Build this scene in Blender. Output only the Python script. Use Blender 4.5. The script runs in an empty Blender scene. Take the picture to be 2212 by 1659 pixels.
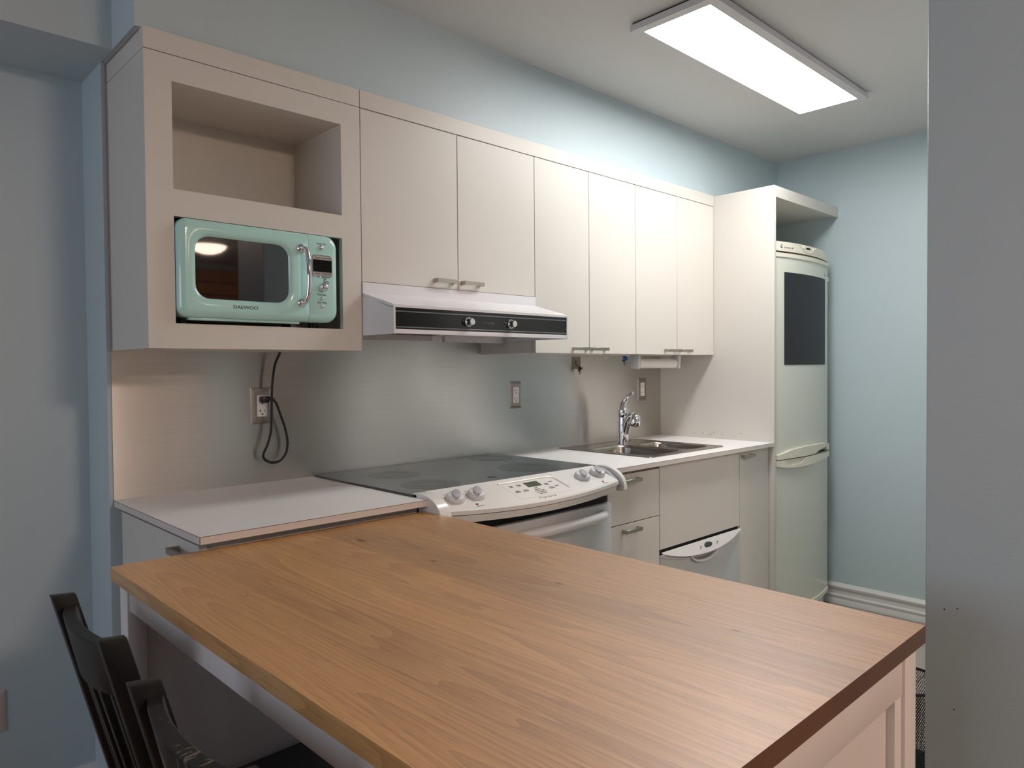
import bpy, bmesh, math, random
from mathutils import Matrix, Vector
R_ = math.radians
random.seed(7)
sc = bpy.context.scene
COL = sc.collection

# ------------------------------------------------------------------ camera
cam_d = bpy.data.cameras.new('camera')
cam_d.sensor_fit = 'HORIZONTAL'; cam_d.sensor_width = 36.0
cam_d.lens = 1562.45 * 36.0 / 2212.0
cam_d.clip_start = 0.02
cam = bpy.data.objects.new('camera', cam_d); COL.objects.link(cam)
yaw, pit, rol = R_(46.2346), R_(-1.2781), R_(-0.4675)
F = Vector((math.cos(yaw)*math.cos(pit), math.sin(yaw)*math.cos(pit), math.sin(pit)))
Rt = Vector((math.sin(yaw), -math.cos(yaw), 0)); Up = Rt.cross(F)
R2 = Rt*math.cos(rol) + Up*math.sin(rol); U2 = -Rt*math.sin(rol) + Up*math.cos(rol)
m = Matrix((R2, U2, -F)).transposed().to_4x4(); m.translation = Vector((-0.57885, -2.19576, 1.26939))
cam.matrix_world = m
sc.camera = cam

# ------------------------------------------------------------------ world, daylight, exposure
world = bpy.data.worlds.new('world'); sc.world = world; world.use_nodes = True
bg = world.node_tree.nodes['Background']
bg.inputs[0].default_value = (0.55, 0.70, 1.0, 1); bg.inputs[1].default_value = 1.0
sc.view_settings.view_transform = 'Standard'; sc.view_settings.look = 'None'
sc.view_settings.gamma = 1.0; sc.view_settings.use_curve_mapping = False
sc.view_settings.exposure = 0.42

WINY0, WINY1, WINZ0, WINZ1 = -2.2, -0.5, 0.85, 2.05      # window in the left wall
ld = bpy.data.lights.new('daylight', 'AREA'); ld.shape = 'RECTANGLE'
ld.size = WINZ1-WINZ0; ld.size_y = WINY1-WINY0; ld.energy = 12.0; ld.color = (0.84, 0.88, 1.0)
lo = bpy.data.objects.new('daylight', ld); COL.objects.link(lo)
lo.location = (-3.24, (WINY0+WINY1)/2, (WINZ0+WINZ1)/2); lo.rotation_euler = (0, R_(-90), 0)

PANEL_EMIT = 18.0        # kitchen ceiling panel
DOME_EMIT = 46.0         # warm dome lamps in the living area, the large one added as fill

# ------------------------------------------------------------------ materials
def lin(c): 
    return tuple(((v/255.0)/12.92 if v/255.0 <= 0.04045 else ((v/255.0+0.055)/1.055)**2.4) for v in c)
MATS = {}
def mat(name, rgb, rough=0.5, metal=0.0, bump=0.0, bscale=200, coat=0.0, emit=0, spec=0.5, var=0.0, vscale=3.0, aniso=0.0, detail=3):
    if name in MATS: return MATS[name]
    mt = bpy.data.materials.new(name); mt.use_nodes = True
    nt = mt.node_tree; b = nt.nodes['Principled BSDF']
    c = lin(rgb) + (1,)
    b.inputs['Base Color'].default_value = c
    b.inputs['Roughness'].default_value = rough; b.inputs['Metallic'].default_value = metal
    b.inputs['Coat Weight'].default_value = coat; b.inputs['Coat Roughness'].default_value = 0.04
    b.inputs['Specular IOR Level'].default_value = spec
    tc = nt.nodes.new('ShaderNodeTexCoord')
    if var > 0:
        n = nt.nodes.new('ShaderNodeTexNoise'); n.inputs['Scale'].default_value = vscale; n.inputs['Detail'].default_value = 4
        nt.links.new(tc.outputs['Object'], n.inputs['Vector'])
        mx = nt.nodes.new('ShaderNodeMix'); mx.data_type = 'RGBA'
        mx.inputs[6].default_value = tuple(v*(1-var) for v in c[:3])+(1,); mx.inputs[7].default_value = tuple(min(1, v*(1+var)) for v in c[:3])+(1,)
        nt.links.new(n.outputs['Fac'], mx.inputs[0]); nt.links.new(mx.outputs[2], b.inputs['Base Color'])
    if bump > 0:
        n2 = nt.nodes.new('ShaderNodeTexNoise'); n2.inputs['Scale'].default_value = bscale; n2.inputs['Detail'].default_value = detail
        nt.links.new(tc.outputs['Object'], n2.inputs['Vector'])
        bp = nt.nodes.new('ShaderNodeBump'); bp.inputs['Strength'].default_value = bump; bp.inputs['Distance'].default_value = 0.002
        nt.links.new(n2.outputs['Fac'], bp.inputs['Height']); nt.links.new(bp.outputs['Normal'], b.inputs['Normal'])
    if emit:
        b.inputs['Emission Color'].default_value = c; b.inputs['Emission Strength'].default_value = emit
    MATS[name] = mt
    return mt

paint   = mat('wall_paint', (194, 209, 213), 0.45, bump=0.12, bscale=260, var=0.015)
ceil_m  = mat('ceiling_paint', (216, 216, 214), 0.7, bump=0.1, bscale=300)
white   = mat('cabinet_white', (219, 214, 205), 0.42, bump=0.03, bscale=500, var=0.01)
lamin   = mat('counter_laminate', (242, 239, 237), 0.38, bump=0.04, bscale=700, var=0.015, vscale=12)
edge_m  = mat('counter_edge', (224, 214, 206), 0.4)
seam_m  = mat('laminate_seam', (52, 34, 34), 0.6)
iswhite = mat('island_paint', (228, 222, 218), 0.38, bump=0.05, bscale=120)
trimw   = mat('trim_white', (226, 224, 222), 0.35)
dark    = mat('dark_gap', (14, 14, 15), 0.7)
blackpl = mat('black_plastic', (16, 16, 18), 0.35)
cordm   = mat('black_rubber', (15, 15, 17), 0.45)
hoodw   = mat('hood_enamel', (232, 230, 232), 0.22)
blackgl = mat('black_glass', (10, 12, 14), 0.06)
cookgl = mat('cooktop_glass', (66, 72, 74), 0.10)
hoodgl  = mat('hood_black_panel', (14, 16, 18), 0.16)
chrome  = mat('chrome', (225, 225, 228), 0.06, 1.0)
nickel  = mat('brushed_nickel', (178, 172, 160), 0.32, 1.0)
bezelm  = mat('silver_bezel', (190, 186, 178), 0.3, 0.6)
mint    = mat('mint_enamel', (190, 236, 229), 0.16, coat=0.6)
ovenw   = mat('oven_enamel', (233, 230, 225), 0.22)
ovenlow = mat('oven_door_enamel', (214, 216, 216), 0.16)
knobm   = mat('knob_plastic', (222, 220, 222), 0.2)
knobtop = mat('knob_grey', (178, 176, 182), 0.3)
cream   = mat('fridge_cream', (236, 231, 212), 0.35)
fridge_m= mat('fridge_enamel', (222, 224, 210), 0.24, bump=0.05, bscale=350)
chalkm  = mat('chalkboard', (34, 38, 42), 0.55, var=0.06, vscale=6)
dwgrey  = mat('dishwasher_grey', (196, 200, 198), 0.16)
blackw  = None
recept  = mat('receptacle_white', (236, 232, 226), 0.35)
paperm  = mat('paper_towel', (240, 237, 230), 0.9, bump=0.4, bscale=160)
plast_c = mat('clear_grey_plastic', (176, 170, 162), 0.25)
bluem   = mat('blue_scrubber', (52, 98, 170), 0.8, bump=0.8, bscale=300)
printk  = mat('print_dark', (40, 44, 48), 0.6)
printg  = mat('print_grey', (120, 120, 124), 0.6)
printr  = mat('print_red', (150, 25, 30), 0.4)
lcdm    = mat('lcd_green', (66, 74, 60), 0.2)
wirem   = mat('wire_dark', (46, 46, 50), 0.35, 0.8)
caulkm  = mat('caulk_grey', (168, 163, 158), 0.7)
brownm  = mat('brown_spot', (120, 84, 64), 0.8)
grout   = mat('grout', (120, 116, 108), 0.9)
glasst  = mat('frosted_white', (240, 240, 238), 0.5)

def emitmat(name, rgb, s):
    mt = bpy.data.materials.new(name); mt.use_nodes = True; nt = mt.node_tree
    nt.nodes.remove(nt.nodes['Principled BSDF'])
    e = nt.nodes.new('ShaderNodeEmission'); e.inputs[0].default_value = lin(rgb)+(1,); e.inputs[1].default_value = s
    nt.links.new(e.outputs[0], nt.nodes['Material Output'].inputs[0]); return mt
panel_em = emitmat('panel_light', (254, 253, 252), PANEL_EMIT)
fill_dome_em = emitmat('fill_dome_light', (255, 224, 205), DOME_EMIT)
dome_em2 = emitmat('small_dome_light', (255, 226, 206), DOME_EMIT*0.22)

def N(nt, t, **kw):
    n = nt.nodes.new('ShaderNode'+t)
    for k, v in kw.items():
        if k in n.inputs.keys(): n.inputs[k].default_value = v
        else: setattr(n, k, v)
    return n
def steel(name, rgb, rough, aniso, streak_axis):
    mt = bpy.data.materials.new(name); mt.use_nodes = True; nt = mt.node_tree; b = nt.nodes['Principled BSDF']; L = nt.links.new
    b.inputs['Metallic'].default_value = 1.0; b.inputs['Roughness'].default_value = rough
    b.inputs['Anisotropic'].default_value = aniso
    tc = N(nt, 'TexCoord'); mp = N(nt, 'Mapping'); mp.inputs['Scale'].default_value = streak_axis
    L(tc.outputs['Object'], mp.inputs['Vector'])
    n = N(nt, 'TexNoise', Scale=1.0, Detail=4.0); L(mp.outputs[0], n.inputs['Vector'])
    mx = N(nt, 'Mix', data_type='RGBA'); c = lin(rgb)
    mx.inputs[6].default_value = tuple(v*0.9 for v in c)+(1,); mx.inputs[7].default_value = tuple(min(1, v*1.08) for v in c)+(1,)
    L(n.outputs['Fac'], mx.inputs[0]); L(mx.outputs[2], b.inputs['Base Color'])
    if aniso:
        tg = N(nt, 'CombineXYZ'); tg.inputs[2].default_value = 1.0; L(tg.outputs[0], b.inputs['Tangent'])
    bp = N(nt, 'Bump', Strength=0.06); bp.inputs['Distance'].default_value = 0.001
    L(n.outputs['Fac'], bp.inputs['Height']); L(bp.outputs['Normal'], b.inputs['Normal'])
    # soft large-scale smudges in the gloss
    n2 = N(nt, 'TexNoise', Scale=5.0, Detail=3.0); L(tc.outputs['Object'], n2.inputs['Vector'])
    mr = N(nt, 'MapRange'); mr.inputs['To Min'].default_value = rough*0.85; mr.inputs['To Max'].default_value = rough*1.2
    L(n2.outputs['Fac'], mr.inputs['Value']); L(mr.outputs[0], b.inputs['Roughness'])
    MATS[name] = mt; return mt
splash_m = steel('brushed_steel_sheet', (214, 212, 208), 0.31, 0.96, (3, 3, 420))
sink_m = steel('sink_steel', (170, 164, 156), 0.24, 0.0, (300, 6, 60))
plate_m = steel('plate_steel', (160, 153, 145), 0.3, 0.0, (300, 60, 6))

def chairpaint(name, wear):
    mt = bpy.data.materials.new(name); mt.use_nodes = True; nt = mt.node_tree; b = nt.nodes['Principled BSDF']; L = nt.links.new
    tc = N(nt, 'TexCoord'); mp = N(nt, 'Mapping'); mp.inputs['Scale'].default_value = (60, 190, 26)
    mp.inputs['Rotation'].default_value = (0.6, 0.2, 0.0)
    L(tc.outputs['Object'], mp.inputs['Vector'])
    n = N(nt, 'TexNoise', Scale=1.0, Detail=4.0); L(mp.outputs[0], n.inputs['Vector'])
    n2 = N(nt, 'TexNoise', Scale=14.0, Detail=2.0); L(tc.outputs['Object'], n2.inputs['Vector'])
    ad = N(nt, 'Math', operation='ADD'); L(n.outputs['Fac'], ad.inputs[0]); L(n2.outputs['Fac'], ad.inputs[1])
    mr = N(nt, 'MapRange'); mr.inputs['From Min'].default_value = wear; mr.inputs['From Max'].default_value = wear+0.05
    L(ad.outputs[0], mr.inputs['Value'])
    mx = N(nt, 'Mix', data_type='RGBA'); mx.inputs[6].default_value = lin((9, 9, 11))+(1,); mx.inputs[7].default_value = lin((104, 94, 84))+(1,)
    L(mr.outputs[0], mx.inputs[0]); L(mx.outputs[2], b.inputs['Base Color'])
    b.inputs['Roughness'].default_value = 0.40
    return mt
blackw = chairpaint('black_chair_paint', 1.45)
scuffw = chairpaint('scuffed_chair_paint', 1.09)

KNOTS = [(0.30, -0.78, 0.016), (0.31, -1.035, 0.010), (0.375, -1.32, 0.009), (-0.045, -0.965, 0.004), (-0.055, -0.985, 0.004), (0.385, -1.66, 0.008)]
def oak(name):
    mt = bpy.data.materials.new(name); mt.use_nodes = True; nt = mt.node_tree; b = nt.nodes['Principled BSDF']; L = nt.links.new
    tc = N(nt, 'TexCoord'); oi = N(nt, 'ObjectInfo')
    off = N(nt, 'VectorMath', operation='MULTIPLY'); off.inputs[1].default_value = (3.1, 17.0, 5.3)
    cx = N(nt, 'CombineXYZ')
    for i in range(3): L(oi.outputs['Random'], cx.inputs[i])
    L(cx.outputs[0], off.inputs[0])
    v = N(nt, 'VectorMath', operation='ADD'); L(tc.outputs['Object'], v.inputs[0]); L(off.outputs[0], v.inputs[1])
    # cathedral figure: contour lines of a long soft noise
    m1 = N(nt, 'Mapping'); m1.inputs['Scale'].default_value = (7.0, 0.42, 7.0); L(v.outputs[0], m1.inputs['Vector'])
    w0 = N(nt, 'TexNoise', Scale=1.0, Detail=2.0, Roughness=0.45); L(m1.outputs[0], w0.inputs['Vector'])
    wm = N(nt, 'Math', operation='MULTIPLY'); wm.inputs[1].default_value = 26.0; L(w0.outputs['Fac'], wm.inputs[0])
    w = N(nt, 'Math', operation='FRACT'); L(wm.outputs[0], w.inputs[0])
    # straight fine grain
    m2 = N(nt, 'Mapping'); m2.inputs['Scale'].default_value = (190, 4.0, 190); L(v.outputs[0], m2.inputs['Vector'])
    g1 = N(nt, 'TexNoise', Scale=1.0, Detail=5.0, Roughness=0.6); L(m2.outputs[0], g1.inputs['Vector'])
    # dark pores
    m3 = N(nt, 'Mapping'); m3.inputs['Scale'].default_value = (520, 16.0, 520); L(v.outputs[0], m3.inputs['Vector'])
    g2 = N(nt, 'TexNoise', Scale=1.0, Detail=2.0); L(m3.outputs[0], g2.inputs['Vector'])
    pr = N(nt, 'MapRange'); pr.inputs['From Min'].default_value = 0.60; pr.inputs['From Max'].default_value = 0.74; L(g2.outputs['Fac'], pr.inputs['Value'])
    # broad tone
    m4 = N(nt, 'Mapping'); m4.inputs['Scale'].default_value = (7, 0.9, 7); L(v.outputs[0], m4.inputs['Vector'])
    g3 = N(nt, 'TexNoise', Scale=1.0, Detail=3.0); L(m4.outputs[0], g3.inputs['Vector'])
    r1 = N(nt, 'ValToRGB'); cr = r1.color_ramp
    cr.elements[0].position = 0.12; cr.elements[0].color = lin((142, 92, 44))+(1,)
    cr.elements[1].position = 0.85; cr.elements[1].color = lin((228, 174, 110))+(1,)
    a1 = N(nt, 'Math', operation='MULTIPLY'); a1.inputs[1].default_value = 0.20; L(w.outputs[0], a1.inputs[0])
    a2 = N(nt, 'Math', operation='MULTIPLY_ADD'); a2.inputs[1].default_value = 0.52; L(g1.outputs['Fac'], a2.inputs[0]); L(a1.outputs[0], a2.inputs[2])
    a3 = N(nt, 'Math', operation='MULTIPLY_ADD'); a3.inputs[1].default_value = 0.36; L(g3.outputs['Fac'], a3.inputs[0]); L(a2.outputs[0], a3.inputs[2])
    L(a3.outputs[0], r1.inputs[0])
    d = N(nt, 'Mix', data_type='RGBA', blend_type='MULTIPLY'); d.inputs[7].default_value = (0.62, 0.55, 0.48, 1)
    pm = N(nt, 'Math', operation='MULTIPLY'); pm.inputs[1].default_value = 0.9; L(pr.outputs[0], pm.inputs[0]); L(pm.outputs[0], d.inputs[0]); L(r1.outputs[0], d.inputs[6])
    # per plank tone
    hv = N(nt, 'HueSaturation'); mr = N(nt, 'MapRange'); mr.inputs['To Min'].default_value = 0.80; mr.inputs['To Max'].default_value = 1.12
    L(oi.outputs['Random'], mr.inputs['Value']); L(mr.outputs[0], hv.inputs['Value']); L(d.outputs[2], hv.inputs['Color'])
    col = hv.outputs[0]
    for kx, ky, kr in KNOTS:
        s1 = N(nt, 'VectorMath', operation='SUBTRACT'); s1.inputs[1].default_value = (kx, ky, 0.881)
        L(tc.outputs['Object'], s1.inputs[0])
        s2 = N(nt, 'VectorMath', operation='MULTIPLY'); s2.inputs[1].default_value = (2.6/kr, 1.0/kr, 1.0/kr); L(s1.outputs[0], s2.inputs[0])
        ln = N(nt, 'VectorMath', operation='LENGTH'); L(s2.outputs[0], ln.inputs[0])
        nn = N(nt, 'Math', operation='MULTIPLY_ADD'); nn.inputs[1].default_value = 1.4; L(g1.outputs['Fac'], nn.inputs[0]); L(ln.outputs['Value'], nn.inputs[2])
        kk = N(nt, 'MapRange'); kk.inputs['From Min'].default_value = 1.2; kk.inputs['From Max'].default_value = 2.3; kk.inputs['To Min'].default_value = 0.7; kk.inputs['To Max'].default_value = 0.0
        L(nn.outputs[0], kk.inputs['Value'])
        mk = N(nt, 'Mix', data_type='RGBA'); mk.inputs[7].default_value = lin((62, 36, 24))+(1,)
        L(kk.outputs[0], mk.inputs[0]); L(col, mk.inputs[6]); col = mk.outputs[2]
    # end grain soaks up more oil and is darker than the faces
    sp = N(nt, 'SeparateXYZ'); L(tc.outputs['Normal'], sp.inputs[0])
    ab = N(nt, 'Math', operation='ABSOLUTE'); L(sp.outputs[1], ab.inputs[0])
    eg = N(nt, 'MapRange'); eg.inputs['From Min'].default_value = 0.8; eg.inputs['From Max'].default_value = 0.95; L(ab.outputs[0], eg.inputs['Value'])
    em = N(nt, 'Mix', data_type='RGBA', blend_type='MULTIPLY'); em.inputs[7].default_value = (0.20, 0.13, 0.10, 1)
    L(eg.outputs[0], em.inputs[0]); L(col, em.inputs[6]); col = em.outputs[2]
    L(col, b.inputs['Base Color'])
    b.inputs['Roughness'].default_value = 0.42; b.inputs['Specular IOR Level'].default_value = 0.9; b.inputs['Coat Weight'].default_value = 0.6; b.inputs['Coat Roughness'].default_value = 0.40
    bp = N(nt, 'Bump', Strength=0.18); bp.inputs['Distance'].default_value = 0.0012
    L(g2.outputs['Fac'], bp.inputs['Height']); L(bp.outputs['Normal'], b.inputs['Normal'])
    return mt
oak_m = oak('oiled_oak')

def tile_mat():
    mt = mat('floor_tile', (176, 168, 156), 0.35, bump=0.15, bscale=40, var=0.12, vscale=7)
    return mt
tile_m = tile_mat()
lamfloor = mat('living_floor', (150, 122, 98), 0.4, var=0.15, vscale=5)

# ------------------------------------------------------------------ builder helpers
ORG = {}     # world origin of every object we made
class B:
    """collects shapes, all authored in world coordinates"""
    def __init__(s): s.bm = bmesh.new()
    def _add(s, t, bev=0, seg=2):
        if bev > 0:
            bmesh.ops.bevel(t, geom=list(t.edges), offset=bev, segments=seg, profile=0.5, affect='EDGES', clamp_overlap=True)
        me = bpy.data.meshes.new('t'); t.to_mesh(me); t.free(); s.bm.from_mesh(me); bpy.data.meshes.remove(me); return s
    def box(s, x0, x1, y0, y1, z0, z1, bev=0, seg=2, mtx=None):
        t = bmesh.new(); bmesh.ops.create_cube(t, size=1)
        a = Matrix.Translation(((x0+x1)/2, (y0+y1)/2, (z0+z1)/2)) @ Matrix.Diagonal((abs(x1-x0), abs(y1-y0), abs(z1-z0), 1))
        bmesh.ops.transform(t, matrix=a, verts=t.verts)
        if bev > 0:
            bmesh.ops.bevel(t, geom=list(t.edges), offset=bev, segments=seg, profile=0.5, affect='EDGES', clamp_overlap=True)
        if mtx: bmesh.ops.transform(t, matrix=mtx, verts=t.verts)
        return s._add(t)
    def prism(s, poly, axis, a, b, bev=0, seg=2, mtx=None):
        """poly: 2D points; axis 'x': (y,z), 'y': (x,z), 'z': (x,y); extruded from a to b"""
        t = bmesh.new()
        def P(p, q): return {'x': (q, p[0], p[1]), 'y': (p[0], q, p[1]), 'z': (p[0], p[1], q)}[axis]
        va = [t.verts.new(P(p, a)) for p in poly]; vb = [t.verts.new(P(p, b)) for p in poly]
        n = len(poly)
        t.faces.new(va); t.faces.new(vb[::-1])
        for i in range(n): t.faces.new((va[i], vb[i], vb[(i+1) % n], va[(i+1) % n]))
        bmesh.ops.recalc_face_normals(t, faces=t.faces)
        if bev > 0:
            es = [e for e in t.edges if any(len(f.verts) == n for f in e.link_faces)] if n > 8 else list(t.edges)
            bmesh.ops.bevel(t, geom=es, offset=bev, segments=seg, profile=0.5, affect='EDGES', clamp_overlap=True)
        if mtx: bmesh.ops.transform(t, matrix=mtx, verts=t.verts)
        return s._add(t)
    def cyl(s, p0, p1, r0, r1=None, n=24, bev=0):
        r1 = r0 if r1 is None else r1
        p0, p1 = Vector(p0), Vector(p1); d = p1-p0
        t = bmesh.new(); bmesh.ops.create_cone(t, cap_ends=True, segments=n, radius1=r0, radius2=r1, depth=d.length)
        if bev > 0:
            bmesh.ops.bevel(t, geom=[e for e in t.edges if any(len(f.verts) > 4 for f in e.link_faces)], offset=bev, segments=2, profile=0.5, affect='EDGES')
        q = d.to_track_quat('Z', 'Y').to_matrix().to_4x4(); q.translation = (p0+p1)/2
        bmesh.ops.transform(t, matrix=q, verts=t.verts); return s._add(t)
    def lathe(s, prof, c, axis=(0, 0, 1), n=28):
        """prof: (radius, height) from bottom to top"""
        t = bmesh.new(); rings = []
        for r, h in prof:
            rings.append([t.verts.new((r*math.cos(2*math.pi*i/n), r*math.sin(2*math.pi*i/n), h)) for i in range(n)] if r > 1e-6 else [t.verts.new((0, 0, h))])
        for a, b in zip(rings, rings[1:]):
            for i in range(n):
                j = (i+1) % n
                if len(a) == 1 and len(b) == 1: continue
                if len(a) == 1: t.faces.new((a[0], b[j], b[i]))
                elif len(b) == 1: t.faces.new((a[i], a[j], b[0]))
                else: t.faces.new((a[i], a[j], b[j], b[i]))
        if len(rings[0]) > 1: t.faces.new(rings[0][::-1])
        if len(rings[-1]) > 1: t.faces.new(rings[-1])
        bmesh.ops.recalc_face_normals(t, faces=t.faces)
        q = Vector(axis).to_track_quat('Z', 'Y').to_matrix().to_4x4(); q.translation = Vector(c)
        bmesh.ops.transform(t, matrix=q, verts=t.verts); return s._add(t)
    def tube(s, pts, r, n=10, rs=None, flat=None, up=(0, 0, 1)):
        """sweep a circle (or ellipse r x flat) along pts"""
        t = bmesh.new(); pts = [Vector(p) for p in pts]; rings = []
        upv = Vector(up)
        for i, p in enumerate(pts):
            d = (pts[min(i+1, len(pts)-1)] - pts[max(i-1, 0)]).normalized()
            a = d.cross(upv)
            if a.length < 1e-4: a = d.cross(Vector((1, 0, 0)))
            a.normalize(); b = a.cross(d).normalized()
            rr = rs[i] if rs else r
            r2 = rr if flat is None else flat*(rr/r)
            rings.append([t.verts.new(p + a*rr*math.cos(2*math.pi*k/n) + b*r2*math.sin(2*math.pi*k/n)) for k in range(n)])
        for a, b in zip(rings, rings[1:]):
            for k in range(n): t.faces.new((a[k], a[(k+1) % n], b[(k+1) % n], b[k]))
        t.faces.new(rings[0][::-1]); t.faces.new(rings[-1])
        bmesh.ops.recalc_face_normals(t, faces=t.faces); return s._add(t)
    def strip(s, cols, yf, thick, tilt=0.0):
        """cols: (x, zbot, ztop); front follows y=yf(x), built 'thick' deep towards +y"""
        t = bmesh.new(); rows = []
        for x, zb, zt in cols:
            y = yf(x); rows.append([t.verts.new((x, y-tilt*(zt-zb), zb)), t.verts.new((x, y, zt)), t.verts.new((x, y+thick, zt)), t.verts.new((x, y+thick, zb))])
        for a, b in zip(rows, rows[1:]):
            for k in range(4): t.faces.new((a[k], a[(k+1) % 4], b[(k+1) % 4], b[k]))
        t.faces.new(rows[0]); t.faces.new(rows[-1][::-1])
        bmesh.ops.remove_doubles(t, verts=t.verts, dist=1e-6)
        bmesh.ops.recalc_face_normals(t, faces=t.faces); return s._add(t)
    def mesh(s, me, mtx=None):
        if mtx: me.transform(mtx)
        s.bm.from_mesh(me); return s
    def obj(s, name, m, parent=None, loc=None, ang=38):
        o_ = ORG[parent.name] if parent else Vector(loc or (0, 0, 0))
        me = bpy.data.meshes.new(name); bmesh.ops.transform(s.bm, matrix=Matrix.Translation(-o_), verts=s.bm.verts)
        s.bm.to_mesh(me); s.bm.free()
        me.materials.append(m); me.shade_smooth(); me.set_sharp_from_angle(angle=R_(ang))
        o = bpy.data.objects.new(name, me); COL.objects.link(o)
        if parent: o.parent = parent
        else: o.location = o_
        ORG[o.name] = o_
        return o
def thing(name, label, cat, loc=(0, 0, 0), group=None):
    o = bpy.data.objects.new(name, None); o.empty_display_size = 0.1; COL.objects.link(o); o.location = loc
    ORG[o.name] = Vector(loc); return tag(o, label, cat, group)
def tag(o, label, cat, group=None):
    o['label'] = label; o['category'] = cat
    if group: o['group'] = group
    return o
def struct(o, label=None):
    o['kind'] = 'structure'
    if label: o['label'] = label
    return o
def rrect(x0, x1, z0, z1, r, n=5):
    pts = []
    for cx, cz, a0 in ((x1-r, z1-r, 0), (x0+r, z1-r, 90), (x0+r, z0+r, 180), (x1-r, z0+r, 270)):
        for i in range(n+1):
            a = R_(a0 + 90*i/n); pts.append((cx+r*math.cos(a), cz+r*math.sin(a)))
    return pts
def catmull(pts, k=8):
    pts = [Vector(p) for p in pts]; out = []
    for i in range(len(pts)-1):
        p0, p1, p2, p3 = pts[max(i-1, 0)], pts[i], pts[i+1], pts[min(i+2, len(pts)-1)]
        for j in range(k):
            t = j/k
            out.append(0.5*((2*p1)+(p2-p0)*t+(2*p0-5*p1+4*p2-p3)*t*t+(3*p1-p0-3*p2+p3)*t**3))
    out.append(pts[-1]); return out
FRONT = Matrix.Rotation(R_(90), 4, 'X')     # text lying in XY -> standing, facing -y
def text(name, s, size, loc, m, parent, basis=FRONT, shear=0, align='CENTER', xs=1.0, ext=0.0003, off=0.0):
    cu = bpy.data.curves.new('txt', 'FONT'); cu.body = s; cu.size = size; cu.align_x = align; cu.align_y = 'CENTER'
    cu.extrude = ext; cu.shear = shear; cu.resolution_u = 3; cu.offset = off
    o = bpy.data.objects.new('txt', cu); COL.objects.link(o)
    dg = bpy.context.evaluated_depsgraph_get(); me = bpy.data.meshes.new_from_object(o.evaluated_get(dg))
    bpy.data.objects.remove(o); bpy.data.curves.remove(cu)
    me.transform(Matrix.Translation(Vector(loc)) @ basis @ Matrix.Diagonal((xs, 1, 1, 1)))
    b = B(); b.mesh(me); bpy.data.meshes.remove(me)
    return b.obj(name, m, parent)

# ------------------------------------------------------------------ measured lines of the room
Zc, Zcb = 0.914, 0.8965          # counter top / underside
CF = -0.6253                     # counter front
UF, UT, UR, UD, UB = -0.3151, 2.1026, 2.0495, 1.5321, 1.3240
U1, U2_, U3, U4, U5, U6 = 0.6024, 0.9765, 1.3444, 1.6551, 1.9637, 2.2782
PX, PF, PT = 2.5960, -0.6268, 2.0976
RX, CL = 3.3089, 2.3982
BF, LW, SB, SF, WX = -0.2893, 0.1973, 2.1067, -0.1059, -0.0099
XL, YF = -3.2, -6.2

# ------------------------------------------------------------------ setting
fl = struct(B().box(XL-0.1, RX+0.1, YF-0.1, 0.45, -0.08, -0.006).obj('floor', lamfloor))
B().box(0.62, RX, -2.3, 0.0, -0.006, -0.003).obj('grout_bed', grout, fl)
tm = None
nx, ny, T = 9, 7, 0.305
for i in range(nx):
    for j in range(ny):
        x0, y1 = RX-0.012-i*T, -0.02-j*T
        if tm is None:
            o = B().box(-T/2+.002, T/2-.002, -T/2+.002, T/2-.002, -0.004, 0.0, bev=0.0012, seg=1).obj('tile', tile_m, fl); tm = o
        else:
            o = tm.copy(); COL.objects.link(o); o.parent = fl
        o.location = (x0-T/2, y1-T/2, 0)
struct(B().box(XL-0.1, RX+0.1, YF-0.1, 0.45, CL, CL+0.1).obj('ceiling', ceil_m))
struct(B().box(WX, RX+0.1, 0, 0.45, -0.006, CL).obj('wall_back', paint))
struct(B().box(XL, WX, LW, 0.45, -0.006, CL).obj('wall_back_left', paint))
struct(B().box(RX, RX+0.1, YF, 0.0, -0.006, CL).obj('wall_right', paint))
struct(B().box(XL, RX, YF-0.1, YF, -0.006, CL).obj('wall_front', paint))
wl = B()
wl.box(XL-0.1, XL, YF, WINY0, -0.006, CL).box(XL-0.1, XL, WINY1, LW, -0.006, CL)
wl.box(XL-0.1, XL, WINY0, WINY1, -0.006, WINZ0).box(XL-0.1, XL, WINY0, WINY1, WINZ1, CL)
struct(wl.obj('wall_left', paint))
wf = B()
for a, b in ((WINY0, WINY0+.05), (WINY1-.05, WINY1), ((WINY0+WINY1)/2-.025, (WINY0+WINY1)/2+.025)): wf.box(XL-.06, XL+.015, a, b, WINZ0, WINZ1, bev=.003)
for a, b in ((WINZ0, WINZ0+.05), (WINZ1-.05, WINZ1)): wf.box(XL-.06, XL+.015, WINY0+.05, WINY1-.05, a, b, bev=.003)
struct(wf.obj('window_1', trimw))
# bulkhead above the upper cabinets, dropped soffit at the left, wing wall at the right
struct(B().box(WX, RX, BF, 0, UT+0.004, CL).obj('wall_bulkhead', paint))
struct(B().box(XL, WX, SF, LW, SB, CL).obj('ceiling_soffit', paint))
struct(B().box(0.95, 1.12, -2.03, -1.745, -0.006, CL, bev=0.002, seg=1).box(1.12, 1.74, -2.03, -1.745, 2.06, CL).box(1.74, RX, -2.03, -1.745, -0.006, CL, bev=0.002, seg=1).obj('wall_opposite', paint))
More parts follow.
